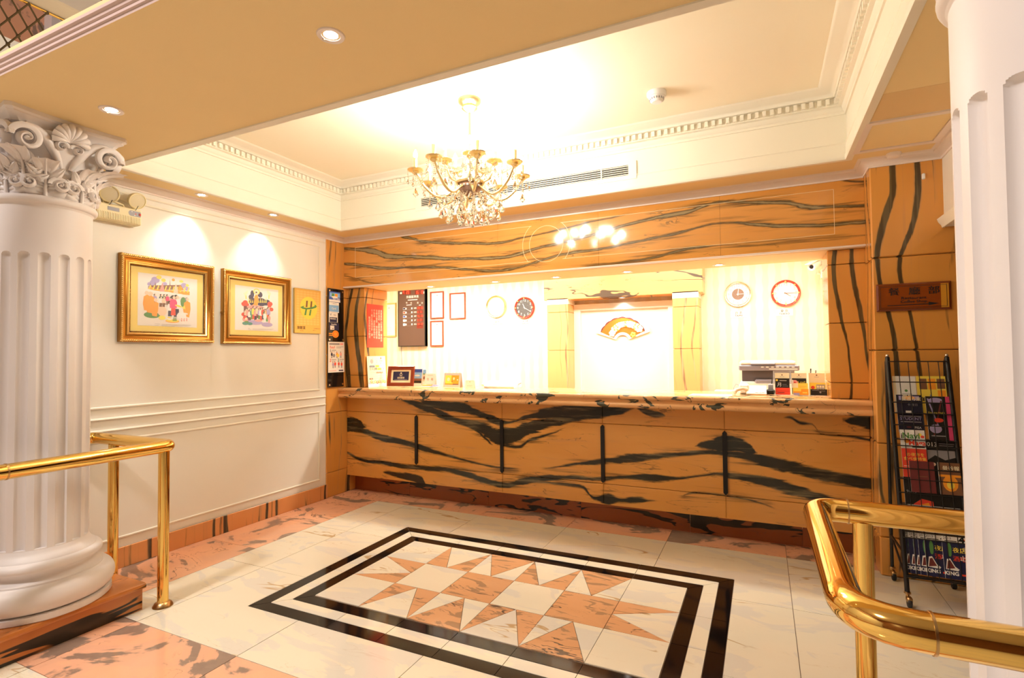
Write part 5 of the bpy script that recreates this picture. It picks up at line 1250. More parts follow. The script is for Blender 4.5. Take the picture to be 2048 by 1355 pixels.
for k in range(5): obj('binding_ring', G().tube([(1.015 + k * 0.041 + 0.0, 4.632 + 0.012 * math.cos(a), 1.226 + 0.010 * math.sin(a)) for a in [2 * PI * i / 10 for i in range(10)]], 0.0012, 5, True), M_CHROME, t, None)
def d_wh(g, W, H): ell(g, 'brn', W * .5, H * .8, 0.004, 0.004); rec(g, 'grey', W * .2, W * .8, H * .3, H * .32); rec(g, 'grey', W * .2, W * .7, H * .2, H * .22)
stand_card('tent_card', 'plain white tent card right of the desk calendar', 'card', 1.285, 1.385, 4.555, 1.160, d_wh)

# fax machine
t = thing('fax_machine', 'white fax machine with an upright paper tray left of the office pillar', 'fax machine', (1.65, 4.68, 1.0865))
def yprism(g, q, x0, x1): return xprism(g, q, x0, x1)
obj('body', xprism(G(), [(4.60, 1.0865), (4.595, 1.104), (4.64, 1.130), (4.70, 1.150), (4.76, 1.150), (4.765, 1.0865)], 1.475, 1.80), WHITE, t, 30)
obj('paper_tray', G(plane((1.58, 4.735, 1.148), (1, 0, 0), (0.05, 0.25, 1))).rect(0, 0.18, 0, 0.135, -0.004, 0.0), WHITE, t, None)
obj('keypad', G(plane((1.56, 4.603, 1.111), (1, 0, 0), (0, 1, 0.62))).rect(0, 0.09, 0, 0.03, 0.0, 0.002), CRM, t, None)
obj('handset', G().tube([(1.450, 4.62, 1.110), (1.452, 4.66, 1.135), (1.452, 4.72, 1.135), (1.450, 4.755, 1.112)], [0.016, 0.012, 0.012, 0.016], 10), WHITE, t, 60)
obj('cord', G().tube([(1.80, 4.70, 1.12), (1.835, 4.70, 1.135), (1.85, 4.68, 1.115), (1.845, 4.66, 1.089)], 0.004, 6), GREY, t, 60)

# printer on a desk behind the counter
tag(obj('office_desk', G().cbox(3.55, 4.46, 4.83, 5.40, 0.0, 1.06, 0.006), M_MOULD), 'cream desk top behind the counter under the printer', 'desk')
t = thing('multifunction_printer', 'white and grey multifunction printer behind the telephone', 'printer', (4.01, 5.1, 1.06))
obj('base', G().cbox(3.785, 4.215, 4.92, 5.35, 1.06, 1.165, 0.012), WHITE, t, 30)
obj('paper_exit', G().cbox(3.80, 4.20, 4.95, 5.33, 1.165, 1.258, 0.004), mat('printer_dark', (0.11, 0.10, 0.115), 0.4), t, 30)
obj('exit_tray', G().cbox(3.90, 4.19, 4.905, 4.95, 1.150, 1.185, 0.012), mat('printer_grey', (0.24, 0.23, 0.28), 0.4), t, 30)
obj('scanner', G().cbox(3.778, 4.235, 4.90, 5.36, 1.258, 1.304, 0.008), bpy.data.materials['printer_grey'], t, 30)
g = G(WALL_B(3.93, 4.8995, 1.264)); rec(g, 'white', 0.08, 0.29, 0.004, 0.012)
for k in range(7): rec(g, 'white', 0.02 + k * 0.038, 0.04 + k * 0.038, 0.020, 0.028)
printed('control_panel', g, t)
obj('lid', G().cbox(3.785, 4.21, 4.905, 5.355, 1.304, 1.338, 0.012), WHITE, t, 30); obj('feeder_slot', G().cbox(3.87, 4.06, 4.895, 4.93, 1.306, 1.322, 0.006), bpy.data.materials['printer_grey'], t, 30)

# telephone
t = thing('telephone', 'cream desk telephone with its handset lying to the left', 'telephone', (3.90, 4.52, 1.0865))
M_TEL = flat('telephone_cream', (0.84, 0.74, 0.58), 0.35)
obj('base', xprism(G(), [(4.44, 1.0865), (4.435, 1.098), (4.50, 1.128), (4.60, 1.150), (4.62, 1.150), (4.62, 1.0865)], 3.845, 3.985), M_TEL, t, 30)
kb = plane((3.845, 4.435, 1.098), (1, 0, 0), (0, 0.91, 0.41))
for r in range(4):
    for c in range(3): obj('key', G(kb).rect(0.062 + c * 0.023, 0.079 + c * 0.023, 0.018 + r * 0.018, 0.031 + r * 0.018, -0.003, 0.004), WHITE, t, None)
obj('handset', G().tube([(3.760, 4.395, 1.106), (3.775, 4.41, 1.124), (3.815, 4.45, 1.134), (3.845, 4.485, 1.126), (3.852, 4.50, 1.110)], [0.019, 0.014, 0.011, 0.013, 0.018], 12), M_TEL, t, 60)
obj('cradle', G().cbox(3.790, 3.862, 4.50, 4.62, 1.0865, 1.166, 0.012), WHITE, t, 30)
obj('cord', G().tube([(3.79, 4.60, 1.15), (3.766, 4.60, 1.16), (3.750, 4.59, 1.13), (3.752, 4.58, 1.0905)], 0.003, 6), GREY, t, 60)
t = thing('cordless_phone', 'black cordless phone standing in its cradle behind the leaflet holder', 'telephone', (4.02, 4.60, 1.0865))
obj('cradle', G().cbox(3.985, 4.045, 4.57, 4.64, 1.0865, 1.120, 0.006), INK, t, 30); obj('handset', G().cbox(3.998, 4.034, 4.592, 4.618, 1.112, 1.165, 0.006), GREY, t, 30); obj('aerial', G().tube([(4.024, 4.61, 1.162), (4.028, 4.612, 1.205)], 0.004, 8), INK, t, 60)

# clear leaflet holder and its leaflets
M_ACR = mat('clear_acrylic', (0.95, 0.95, 0.95), 0.05, alpha=0.16)
t = thing('leaflet_holder', 'clear acrylic leaflet holder at the right end of the counter', 'holder', (4.21, 4.53, 1.0865))
obj('base_plate', G().box(4.035, 4.392, 4.445, 4.60, 1.0865, 1.0895), M_ACR, t, None)
obj('back_plate', G().box(4.035, 4.392, 4.597, 4.60, 1.0895, 1.270), M_ACR, t, None)
for x in (4.035, 4.152, 4.268, 4.389): obj('divider', G(plane((x, 4.45, 1.09), (0, 1, 0), (0, 0, 1))).prism([(0, 0), (0.147, 0), (0.147, 0.178), (0, 0.035)], 0, 0.003), M_ACR, t, None)
def leaflet(label, x0, x1, y, z0, z1, col, items, grp):
    t = thing('leaflet', label, 'leaflet', ((x0 + x1) / 2, y, z0), grp); M = plane((x0, y, z0), (1, 0, 0), (0, 0.12, 1)); W, H = x1 - x0, z1 - z0
    g = G(M); rec(g, col, 0, W, 0, H)
    for it in items:
        if it[0] == 'r': rec(g, it[1], it[2] * W, it[3] * W, it[4] * H, it[5] * H)
        elif it[0] == 'e': ell(g, it[1], it[2] * W, it[3] * H, it[4] * W, it[4] * W)
        else: txt(g, it[1], it[2], it[3] * W, it[4] * H, it[5])
    g.k = PK['white']; g.prism([(0, 0), (W, 0), (W, H), (0, H)], -0.004, -0.0002); printed('print', g, t)
GL = 'leaflets in the clear holder on the counter'
xs3 = [(4.046, 4.146), (4.160, 4.262), (4.276, 4.382)]
tops = ('left', 'middle', 'right')
for (a, b), nm in zip(xs3, tops):
    leaflet(f'tall cream leaflet at the back of the {nm} pocket of the clear holder', a, b, 4.578, 1.095, 1.252, 'crm', [('e', 'brn', .5, .90, .05), ('r', 'grey', .35, .65, .80, .815)] + ([('r', 'grey', .2, .5, .45, .47)] if nm == 'right' else []), GL)
leaflet('black leaflet with a white character in the left pocket of the clear holder', 4.047, 4.145, 4.545, 1.092, 1.212, 'ink', [('e', 'yel', .12, .88, .08), ('t', 'white', '月', .30, .58, .034), ('r', 'white', .3, .8, .84, .87), ('r', 'grey', .5, .8, .6, .62), ('r', 'grey', .5, .9, .5, .52), ('r', 'grey', .25, .75, .3, .33)], GL)
leaflet('bright red leaflet at the front of the left pocket of the clear holder', 4.048, 4.147, 4.505, 1.090, 1.142, 'red', [('r', 'dkr', 0.0, 1, .52, .55), ('r', 'dkr', .15, .6, .25, .35)], GL)
leaflet('black leaflet with a pink flower in the middle pocket of the clear holder', 4.162, 4.258, 4.548, 1.092, 1.213, 'ink', [('e', 'pnk', .2, .72, .22), ('e', 'red', .2, .70, .10), ('t', 'yel', '6 mall', .66, .76, .022), ('r', 'white', 0, .1, .4, .9)], GL)
leaflet('yellow leaflet with small lines in the middle pocket of the clear holder', 4.165, 4.266, 4.520, 1.091, 1.178, 'yel', [('r', 'crm', 0, .35, .6, 1), ('r', 'org', .4, .9, .7, .73), ('r', 'org', .4, .8, .6, .62), ('r', 'org', .05, .9, .2, .24)], GL)
leaflet('orange leaflet at the front of the middle pocket of the clear holder', 4.168, 4.268, 4.500, 1.090, 1.136, 'org', [('r', 'yel', 0, .5, .6, 1), ('r', 'yel', .6, .9, .3, .5), ('r', 'purp', 0, .4, 0, .35)], GL)
leaflet('yellow leaflet with a grid in the right pocket of the clear holder', 4.278, 4.382, 4.540, 1.092, 1.182, 'yel', [('e', 'red', .2, .6, .12), ('r', 'grey', .42, .95, .25, .85)] + [('r', 'crm', .46 + .16 * (k % 3), .58 + .16 * (k % 3), .32 + .26 * (k // 3), .5 + .26 * (k // 3)) for k in range(6)], GL)
leaflet('dark grey leaflet at the front of the right pocket of the clear holder', 4.280, 4.386, 4.502, 1.090, 1.136, 'ink', [('r', 'grey', .1, .5, .8, .86), ('r', 'grey', .5, .9, .7, .74), ('e', 'grey', .6, .5, .06)], GL)
for x, h, l in ((4.285, 1.285, 'taller'), (4.318, 1.272, 'shorter')):
    tag(obj('pen', G().tube([(x, 4.61, 1.0865), (x + 0.008, 4.612, h)], 0.0045, 8), INK), f'{l} black pen standing behind the clear leaflet holder', 'pen')
t = thing('paper_sheets', 'sheets of paper lying flat on the counter left of the telephone handset', 'paper', (3.62, 4.30, 1.0862))
for k in range(3):
    a = 0.05 * k; g = G(Matrix.Translation((3.44 + 0.012 * k, 4.225 + 0.01 * k, 1.0862 + 0.0012 * k)) @ Matrix.Rotation(a - 0.05, 4, 'Z')); g.rect(0, 0.29, 0, 0.16, 0, 0.001); obj('sheet', g, WHITE, t, None)
g = G(Matrix.Translation((3.464, 4.245, 1.0896)) @ Matrix.Rotation(0.05, 4, 'Z')); rec(g, 'purp', 0.02, 0.10, 0.09, 0.13); rec(g, 'grey', 0.13, 0.27, 0.10, 0.105); rec(g, 'grey', 0.13, 0.27, 0.08, 0.085); rec(g, 'pnk', 0.02, 0.07, 0.02, 0.06); printed('print', g, t)

# ------------------------------------------------------------------ things on the office wall
YW = 5.80
t = thing('exchange_rate_board', 'dark brown exchange rate board with red digits on the office wall', 'rate board', (-0.22, YW, 1.53))
M = WALL_B(-0.445, YW, 1.528); W, H = 0.435, 0.765
obj('case', G(M).cbox(0, W, 0, H, 0.0, 0.055, 0.004), mat('board_brown', (0.13, 0.07, 0.05), 0.35), t, None)
obj('edge', G(M).sweep([(0, 0), (0, H), (W, H), (W, 0)], [(0, 0.0), (0, 0.058), (0.010, 0.058), (0.010, 0.0)], True), BLACKM if False else M_BLACKM, t, None)
M_LED = mat('red_led', (0.8, 0.05, 0.02), 0.4, emit=(1.0, 0.05, 0.02), estr=2.5)
SEG = {'0': 'abcdef', '1': 'bc', '2': 'abged', '3': 'abgcd', '4': 'fgbc', '5': 'afgcd', '7': 'abc', '8': 'abcdefg', '9': 'abcdfg', ' ': ''}
def digit(g, ch, u, v, w_, h):
    k = w_ * 0.20; S = {'a': (0, w_, h - k, h), 'g': (0, w_, h / 2 - k / 2, h / 2 + k / 2), 'd': (0, w_, 0, k), 'f': (0, k, h / 2, h), 'b': (w_ - k, w_, h / 2, h), 'e': (0, k, 0, h / 2), 'c': (w_ - k, w_, 0, h / 2)}
    for s in SEG.get(ch, ''): a = S[s]; g.rect(u + a[0], u + a[1], v + a[2], v + a[3], 0, 0.0012)
fx = lambda x: (x - 165) / 540 * W; fy = lambda y, x=430: (1272 - (y - (x - 165) * 0.0)) / 1165 * H
Mf = M @ Matrix.Translation((0, 0, 0.055))
gd = G(Mf); g = G(Mf)
LEDB = flat('led_window', (0.20, 0.02, 0.01))
gw = G(Mf)
for s, u0, v0 in (('4 29', fx(262), 0.700), ('15 15', fx(515), 0.690)):
    gw.rect(u0 - 0.006, u0 + 0.13, v0 - 0.008, v0 + 0.05, 0, 0.0005)
    for i, c in enumerate(s): digit(gd, c, u0 + 0.004 + i * 0.026, v0, 0.019, 0.042)
txt(g, 'white', '外匯匯率表', 0.235, 0.655, 0.040, 'CENTER', 0.0012); rec(g, 'white', 0.16, 0.315, 0.612, 0.622); printed('lettering', g, t); g = G(Mf)
rec(g, 'white', fx(205), fx(245), 0.705, 0.73); rec(g, 'white', fx(668), fx(698), 0.69, 0.72)
txt(g, 'white', '幣', fx(340), 0.580, 0.026); txt(g, 'white', '別', fx(430), 0.575, 0.026); rec(g, 'white', fx(335), fx(440), 0.548, 0.556); txt(g, 'white', '匯', fx(562), 0.572, 0.026); txt(g, 'white', '率', fx(646), 0.566, 0.026); rec(g, 'white', fx(585), fx(620), 0.538, 0.546)
for k, (cur, num, fc) in enumerate((('USD', '29 33', 'navy'), ('HKD', '3 11', 'red'), ('GBP', '45 20', 'blue'), ('JPY', '0 27', 'white'), ('EUR', '38 22', 'lbl'))):
    v = 0.505 - k * 0.053; printed('lettering', g, t); g = G(Mf)
    rec(g, 'white', fx(265), fx(312), v - 0.016, v + 0.016); rec(g, fc, fx(268), fx(309), v - 0.012, v + 0.012); rec(g, 'white', fx(318), fx(338), v - 0.012, v + 0.012); rec(g, 'white', fx(432), fx(455), v - 0.012, v + 0.012)
    txt(g, 'white', cur, fx(510), v, 0.022, 'CENTER', 0.0006); rec(g, 'grey', fx(340), fx(430), v - 0.019, v - 0.017)
    gw.rect(fx(548), fx(665), v - 0.021, v + 0.021, 0, 0.0005)
    for i, c in enumerate(num): digit(gd, c, fx(556) + i * 0.018, v - 0.014, 0.013, 0.028)
gw.rect(fx(540), fx(662), 0.235, 0.275, 0, 0.0005)
obj('led_window', gw, LEDB, t, None); obj('led_digits', gd, M_LED, t, None); printed('lettering', g, t)
tag(obj('power_cord', G().tube([(-0.435, YW - 0.008, 1.53), (-0.428, YW - 0.008, 1.40), (-0.418, YW - 0.008, 1.25), (-0.42, YW - 0.008, 0.9)], 0.004, 6), GREY), 'thin grey cord hanging below the exchange rate board', 'cord')
M_WOODF = mat('certificate_wood', (0.33, 0.07, 0.03), 0.3)
def certificate(label, x0, x1, z0, z1, seal, red=True, m=None):
    t = thing('certificate', label, 'certificate', ((x0 + x1) / 2, YW, z0), 'framed certificates on the office wall'); M = WALL_B(x0, YW, z0); W, H = x1 - x0, z1 - z0
    obj('frame', G(M).sweep([(0, 0), (0, H), (W, H), (W, 0)], [(0, 0), (0, 0.018), (0.003, 0.022), (0.014, 0.018), (0.018, 0.010), (0.018, 0)], True), m or M_WOODF, t, 40)
    obj('paper', G(M).rect(0.012, W - 0.012, 0.012, H - 0.012, 0.002, 0.006), WHITE, t, None)
    g = G(M @ Matrix.Translation((0, 0, 0.006)))
    if red: ell(g, 'red', W / 2, H * .86, 0.008, 0.006); rec(g, 'pnk', W / 2 - 0.012, W / 2 + 0.012, H * .845, H * .85)
    s_ = seal
    for r in ((-s_, s_, 0, 0.0015), (-s_, s_, 2 * s_, 2 * s_ + 0.0015), (-s_, -s_ + 0.0015, 0, 2 * s_), (s_ - 0.0015, s_, 0, 2 * s_)): rec(g, 'pnk', W / 2 + r[0], W / 2 + r[1], H * .16 + r[2], H * .16 + r[3])
    rec(g, 'grey', W / 2 - 0.02, W / 2 + 0.02, H * .10, H * .104); printed('print', g, t)
    obj('glass_pane', G(M).rect(0.016, W - 0.016, 0.016, H - 0.016, 0.0075, 0.0085), M_GLASS, t, None)
certificate('upper narrow certificate in a red wood frame beside the rate board', 0.040, 0.248, 1.885, 2.240, 0.016)
certificate('wider certificate in a red wood frame with a square seal mark', 0.338, 0.572, 1.868, 2.205, 0.026, False)
certificate('lower narrow certificate in a red wood frame beside the rate board', 0.040, 0.240, 1.525, 1.858, 0.016)
certificate('yellow gilt framed certificate half hidden by the left marble block', -0.76, -0.512, 1.665, 2.125, 0.03, True, M_FRAME2)
# clocks
def clock(label, x, z, r, rim, face, num, hands, scallop, inner=None, hh=0.0, mm=0.0):
    t = thing('wall_clock', label, 'clock', (x, YW, z - r), 'world clocks on the office wall'); M = WALL_B(x, YW, z)
    obj('rim', G(M).lathe([(r * 0.84, 0), (r * 0.84, 0.022), (r * 0.88, 0.030), (r * 0.95, 0.032), (r, 0.022), (r, 0)], n=48), rim, t, 50)
    obj('face', G(M).lathe([(r * 0.86, 0.004), (r * 0.86, 0.010), (0, 0.010)], n=40), PALN[face], t, None)
    g = G(M @ Matrix.Translation((0, 0, 0.010)))
    if inner: ell(g, inner, 0, 0, r * 0.44, r * 0.44, 0, 24)
    for h in range(1, 13): a = PI / 2 - h * PI / 6; txt(g, num, str(h), r * 0.68 * math.cos(a), r * 0.68 * math.sin(a), r * 0.30)
    printed('numerals', g, t)
    for nm, ang, L, wd in (('hour_hand', PI / 2 - hh * PI / 6, r * 0.42, r * 0.035), ('minute_hand', PI / 2 - mm * PI / 30, r * 0.66, r * 0.025)):
        gg = G(M @ Matrix.Rotation(ang, 4, 'Z')); gg.prism([(-r * 0.10, -wd), (L, -wd * 0.5), (L, wd * 0.5), (-r * 0.10, wd)], 0.0125 if nm[0] == 'h' else 0.0145, 0.0135 if nm[0] == 'h' else 0.0155); obj(nm, gg, PALN[hands], t, None)
    if scallop:
        g = G(M)
        for k in range(8): a = PI / 8 + k * PI / 4 - PI / 8; g.ball((r * 0.86 * math.cos(a), r * 0.86 * math.sin(a), 0.026), r * 0.08, 8, 6)
        obj('gilt_stud', g, M_FRAME2, t, 60)
    obj('glass_pane', G(M).lathe([(r * 0.84, 0.0205), (r * 0.84, 0.0215), (0, 0.024)], n=32), M_GLASS, t, 60)
def city(zh, en, x, z):
    t = thing('city_label', f'small white label reading {en} under its clock', 'label', (x, YW, z - 0.03)); M = WALL_B(x, YW, z - 0.032)
    obj('card', G(M).rect(-0.075, 0.075, 0, 0.066, 0, 0.003), WHITE, t, None)
    g = G(M @ Matrix.Translation((0, 0, 0.003))); txt(g, 'ink', zh, 0, 0.046, 0.030, 'CENTER', 0.0006); txt(g, 'ink', en, 0, 0.018, 0.024, 'CENTER', 0.0004, 1.1); printed('lettering', g, t)
M_RIMR = mat('red_rim', (0.55, 0.05, 0.03), 0.2); M_RIMG = metal('gilt_rim', (0.90, 0.75, 0.40), 0.25); M_RIMS = metal('pale_rim', (0.85, 0.78, 0.66), 0.2)
clock('white faced clock with a thin gilt rim, leftmost of the four', 1.010, 2.002, 0.137, M_RIMG, 'white', 'crm', 'crm', False, None, 3.3, 15)
clock('black faced clock with a red rim', 1.392, 1.969, 0.130, M_RIMR, 'ink', 'white', 'white', True, None, 11.2, 20)
clock('pale clock with a brown centre and bright rim', 3.752, 1.998, 0.128, M_RIMS, 'white', 'grey', 'white', False, 'brn', 0.2, 15)
clock('white faced clock with a red rim, rightmost of the four', 4.180, 1.983, 0.130, M_RIMR, 'white', 'grey', 'brn', True, None, 4.2, 15)
city('紐 約', 'NEW YORK', 1.022, 1.797); city('柏 林', 'BERLIN', 1.398, 1.793); city('台 北', 'TAIPEI', 3.755, 1.795); city('東 京', 'TOKYO', 4.165, 1.797)
# fan relief on the portal panel
t = thing('fan_relief', 'white fan shaped wall ornament filled with flowers on orange', 'ornament', (2.576, YW - 0.012, 1.55)); M = WALL_B(2.576, YW - 0.012, 1.540)
def sector(r0, r1, a0, a1, n, sc_=0.0):
    o_ = [(r1 * (1 + sc_ * abs(math.sin(i / n * PI * 7))) * math.cos(a0 + (a1 - a0) * i / n), r1 * (1 + sc_ * abs(math.sin(i / n * PI * 7))) * math.sin(a0 + (a1 - a0) * i / n)) for i in range(n + 1)]
    return o_ + [(r0 * math.cos(a1 + (a0 - a1) * i / 12), r0 * math.sin(a1 + (a0 - a1) * i / 12)) for i in range(13)]
A0, A1 = math.radians(19), math.radians(161)
obj('fan_frame', G(M).prism(sector(0.075, 0.312, A0, A1, 56, 0.05), 0.0, 0.022), M_MOULD, t, None)
obj('fan_field', G(M).prism(sector(0.105, 0.262, A0 + 0.10, A1 - 0.10, 56, 0.03), 0.018, 0.0235), flat('fan_orange', (0.50, 0.15, 0.012)), t, None)
obj('fan_line', G(M).prism(sector(0.262, 0.268, A0 + 0.09, A1 - 0.09, 56, 0.03), 0.018, 0.0245), DKR, t, None)
rr = random.Random(3)
for k in range(20):
    a = A0 + 0.22 + (A1 - A0 - 0.44) * ((k * 0.618) % 1); r = 0.140 + 0.095 * ((k * 0.381) % 1); s_ = 0.026 + 0.014 * rr.random(); c = (r * math.cos(a), r * math.sin(a))
    g = G(M); b0 = rr.random() * 6
    for p in range(5): g.ball((c[0] + s_ * 0.62 * math.cos(b0 + p * 1.257), c[1] + s_ * 0.62 * math.sin(b0 + p * 1.257), 0.026), s_ * 0.52, 8, 5, (1, 1, 0.45))
    obj('flower', g, M_MOULD if k % 6 else YEL, t, 60)
# security camera
t = thing('security_camera', 'small white bullet camera high on the right office wall', 'camera', (4.44, 5.55, 2.12))
dv = Vector((-0.55, -0.75, -0.36)).normalized(); c = Vector((4.405, 5.50, 2.195)); Mh = Matrix.Translation(c) @ dv.to_track_quat('Z', 'Y').to_matrix().to_4x4()
obj('body', G(Mh).lathe([(0, -0.09), (0.026, -0.088), (0.032, -0.07), (0.034, 0.030), (0.036, 0.032), (0.036, 0.05), (0.030, 0.052), (0.028, 0.044), (0, 0.044)], n=24), WHITE, t, 40)
obj('lens', G(Mh).lathe([(0.018, 0.043), (0.017, 0.050), (0.008, 0.053), (0, 0.054)], n=18), INK, t, 40)
g = G(Mh); g.box(-0.030, 0.030, 0.034, 0.040, -0.07, 0.085); obj('sun_hood', g, WHITE, t, None)
obj('bracket', G().tube([tuple(c - dv * 0.04 - Vector((0, 0, 0.03))), (4.43, 5.54, 2.125), (4.47, 5.56, 2.12)], 0.010, 8), M_MOULD, t, 60); obj('wall_plate', G().lathe([(0.040, 4.456), (0.040, 4.470), (0, 4.470)], (0, 5.56, 2.12), 20, 'x') if False else G().box(4.460, 4.470, 5.52, 5.60, 2.08, 2.16), M_MOULD, t, None)

# ------------------------------------------------------------------ restaurant sign on the pier
t = thing('restaurant_sign', 'brown acrylic sign with black characters and an arrow on the marble pier', 'sign', (4.815, 4.04, 1.664)); M = WALL_B(4.626, 4.04, 1.664); W, H = 0.380, 0.173
m_, nt, b = newmat('amber_acrylic'); b.inputs['Base Color'].default_value = (0.27, 0.062, 0.010, 1); b.inputs['Roughness'].default_value = 0.06
prof = [(0, 0), (0, 0.010), (0.012, 0.016), (0.014, 0.016), (0.014, 0)]
obj('bevelled_edge', G(M).sweep([(0, 0), (0, H), (W, H), (W, 0)], prof, True), mat('amber_edge', (0.20, 0.045, 0.010), 0.10), t, None)
obj('plate', G(M).rect(0.012, W - 0.012, 0.012, H - 0.012, 0, 0.016), m_, t, None)
obj('end_band', G(M).rect(W - 0.052, W - 0.013, 0.013, H - 0.013, 0.0155, 0.0163), mat('amber_light', (0.62, 0.28, 0.03), 0.08), t, None)
g = G(M @ Matrix.Translation((0, 0, 0.0165)))
for r in ((0.020, W - 0.022, 0.020, 0.0222), (0.020, W - 0.022, H - 0.0222, H - 0.020), (0.020, 0.0222, 0.020, H - 0.020), (W - 0.0242, W - 0.022, 0.020, H - 0.020)): rec(g, 'ink', *r)
printed('border_line', g, t); g = G(M @ Matrix.Translation((0, 0, 0.0165)))
for c, u in (('餐', 0.092), ('廳', 0.197), ('部', 0.294)): txt(g, 'ink', c, u, 0.118, 0.052, 'CENTER', 0.0012, 1.18); printed('lettering', g, t); g = G(M @ Matrix.Translation((0, 0, 0.0165)))
txt(g, 'ink', 'Restaurant', 0.192, 0.078, 0.0235, 'CENTER', 0.0003, 1.25); txt(g, 'ink', 'Coffee Shop', 0.192, 0.056, 0.0235, 'CENTER', 0.0003, 1.15)
printed('lettering', g, t); g = G(M @ Matrix.Translation((0, 0, 0.0165)))
art(g, 'ink', [(0.056, 0.032), (0.266, 0.036), (0.266, 0.029), (0.318, 0.0395), (0.266, 0.050), (0.266, 0.0405), (0.056, 0.0365)])
printed('arrow', g, t)

# ------------------------------------------------------------------ magazine rack
rack = thing('magazine_rack', 'black wire magazine rack on castors against the marble pier', 'rack', (4.81, 3.8, 0.0))
SL = 0.263; yr = lambda z: 3.97 - SL * (1.38 - z)
RK = lambda x, z, d=0.0: plane((x, yr(z), z), (1, 0, 0), (0, SL, 1)) @ Matrix.Translation((0, 0, d))
XL, XR = 4.664, 4.958
for x in (XL, XR):
    obj('upright', G().tube([(x, yr(0.075), 0.075), (x, yr(1.375), 1.375)], 0.0125, 8), M_BLACKM, rack, 60)
    obj('rear_leg', G().tube([(x, 4.005, 0.075), (x, 4.005, 1.345), (x, 3.975, 1.370)], 0.0095, 8), M_BLACKM, rack, 60)
    obj('tie_bar', G().tube([(x, yr(0.27), 0.27), (x, 4.005, 0.27)], 0.007, 8), M_BLACKM, rack, 60)
    obj('tie_bar', G().tube([(x, yr(0.10), 0.14), (x, 4.005, 0.27)], 0.006, 8), M_BLACKM, rack, 60)
    obj('cap', G().ball((x, yr(1.385), 1.385), 0.011, 8, 6), M_CHROME, rack, 60)
    for y in (yr(0.06), 4.005):
        cs = obj('castor', G().lathe([(0.016, 0.078), (0.018, 0.070), (0.010, 0.066), (0.007, 0.050), (0, 0.050)], (x, y, 0), 14), M_BRASSD, rack, 50)
        obj('wheel', G().lathe([(0.010, -0.010), (0.024, -0.010), (0.026, -0.006), (0.026, 0.006), (0.024, 0.010), (0.010, 0.010)], (x + 0.004, y - 0.018, 0.026), 20, 'x'), INK, cs, 50)
        obj('fork', G().cbox(x - 0.010, x + 0.018, y - 0.036, y + 0.008, 0.028, 0.056, 0.006), M_BRASSD, cs, 50)
zw = [1.349, 1.226, 1.106, 0.975, 0.857, 0.731, 0.598, 0.47, 0.36, 0.165]
FR = 0.022
for z in zw: obj('cross_wire', G().tube([(XL, yr(z) - FR, z), (XR, yr(z) - FR, z)], 0.0033, 6), M_BLACKM, rack, 60)
for k in range(1, 6):
    x = XL + (XR - XL) * k / 6; obj('upright_wire', G().tube([(x, yr(1.349) - FR, 1.349), (x, yr(0.165) - FR, 0.165)], 0.0022, 6), M_BLACKM, rack, 60)
for z in (1.04, 0.89, 0.67, 0.53, 0.39, 0.155):
    obj('pocket_floor', G().box(XL, XR, yr(z) - FR, yr(z) + 0.030, z, z + 0.004), M_BLACKM, rack, None)
obj('back_grid', G(RK(XL, 0.16, -0.030)).rect(0, XR - XL, 0, 1.10, -0.002, 0.0), M_BLACKM, rack, None) if False else None
def booklet(name, label, cat, x0, x1, z0, z1, d, col, items, grp=None, th=0.006):
    t = thing(name, label, cat, ((x0 + x1) / 2, yr(z0) - d, z0), grp); M = RK(x0, z0, d); W, H = x1 - x0, (z1 - z0) * 1.034
    obj('pages', G(M).rect(0, W, 0, H, -th, 0.0), WHITE, t, None)
    g = G(M); rec(g, col, 0, W, 0, H)
    for it in items:
        if it[0] == 'r': rec(g, it[1], it[2] * W, it[3] * W, it[4] * H, it[5] * H)
        elif it[0] == 'e': ell(g, it[1], it[2] * W, it[3] * H, it[4] * W, it[5] * H)
        elif it[0] == 'p': art(g, it[1], [(a * W, b_ * H) for a, b_ in it[2]])
        else: txt(g, it[1], it[2], it[3] * W, it[4] * H, it[5], it[6] if len(it) > 6 else 'CENTER', it[7] if len(it) > 7 else 0.0)
    printed('cover', g, t); return t
RG = 'brochures in the wire rack'
booklet('brochure', 'white brochure with a small crest in the top pocket of the rack', 'brochure', 4.684, 4.797, 1.046, 1.262, -0.010, 'white', [('e', 'grn', .55, .60, .07, .035), ('r', 'grey', .35, .8, .50, .515), ('r', 'crm', 0.0, .12, 0, 1)], RG)
booklet('brochure', 'yellow brochure with food photographs in the top pocket of the rack', 'brochure', 4.800, 4.942, 1.046, 1.263, -0.010, 'yel', [('r', 'brn', .10, .36, .64, .93), ('r', 'org', .40, .66, .64, .93), ('r', 'brn', .70, .97, .66, .93), ('r', 'org', .70, .97, .36, .62), ('t', 'ink', '美', .2, .36, .03, 'CENTER', .001), ('r', 'grey', .42, .48, .2, .5), ('e', 'red', .58, .34, .06, .05), ('e', 'org', .5, .78, .08, .05)], RG)
booklet('brochure', 'dark navy brochure reading STUDENT in the second pocket of the rack', 'brochure', 4.690, 4.816, 0.930, 1.148, 0.004, 'dnv', [('r', 'purp', .1, .9, .86, .97), ('e', 'org', .5, .92, .25, .05), ('t', 'crm', '學生', .45, .945, .026, 'CENTER', .0008), ('t', 'crm', '優惠方案', .58, .885, .024, 'CENTER', .0008), ('t', 'grey', '卡·遊日', .62, .73, .016), ('r', 'white', .33, .55, .50, .575), ('r', 'grey', .08, .92, .42, .44), ('t', 'purp', 'STUDENT', .5, .36, .024), ('r', 'grey', .1, .9, .27, .29), ('t', 'white', 'FISA', .75, .13, .018), ('e', 'dkr', .4, .14, .1, .02)], RG)
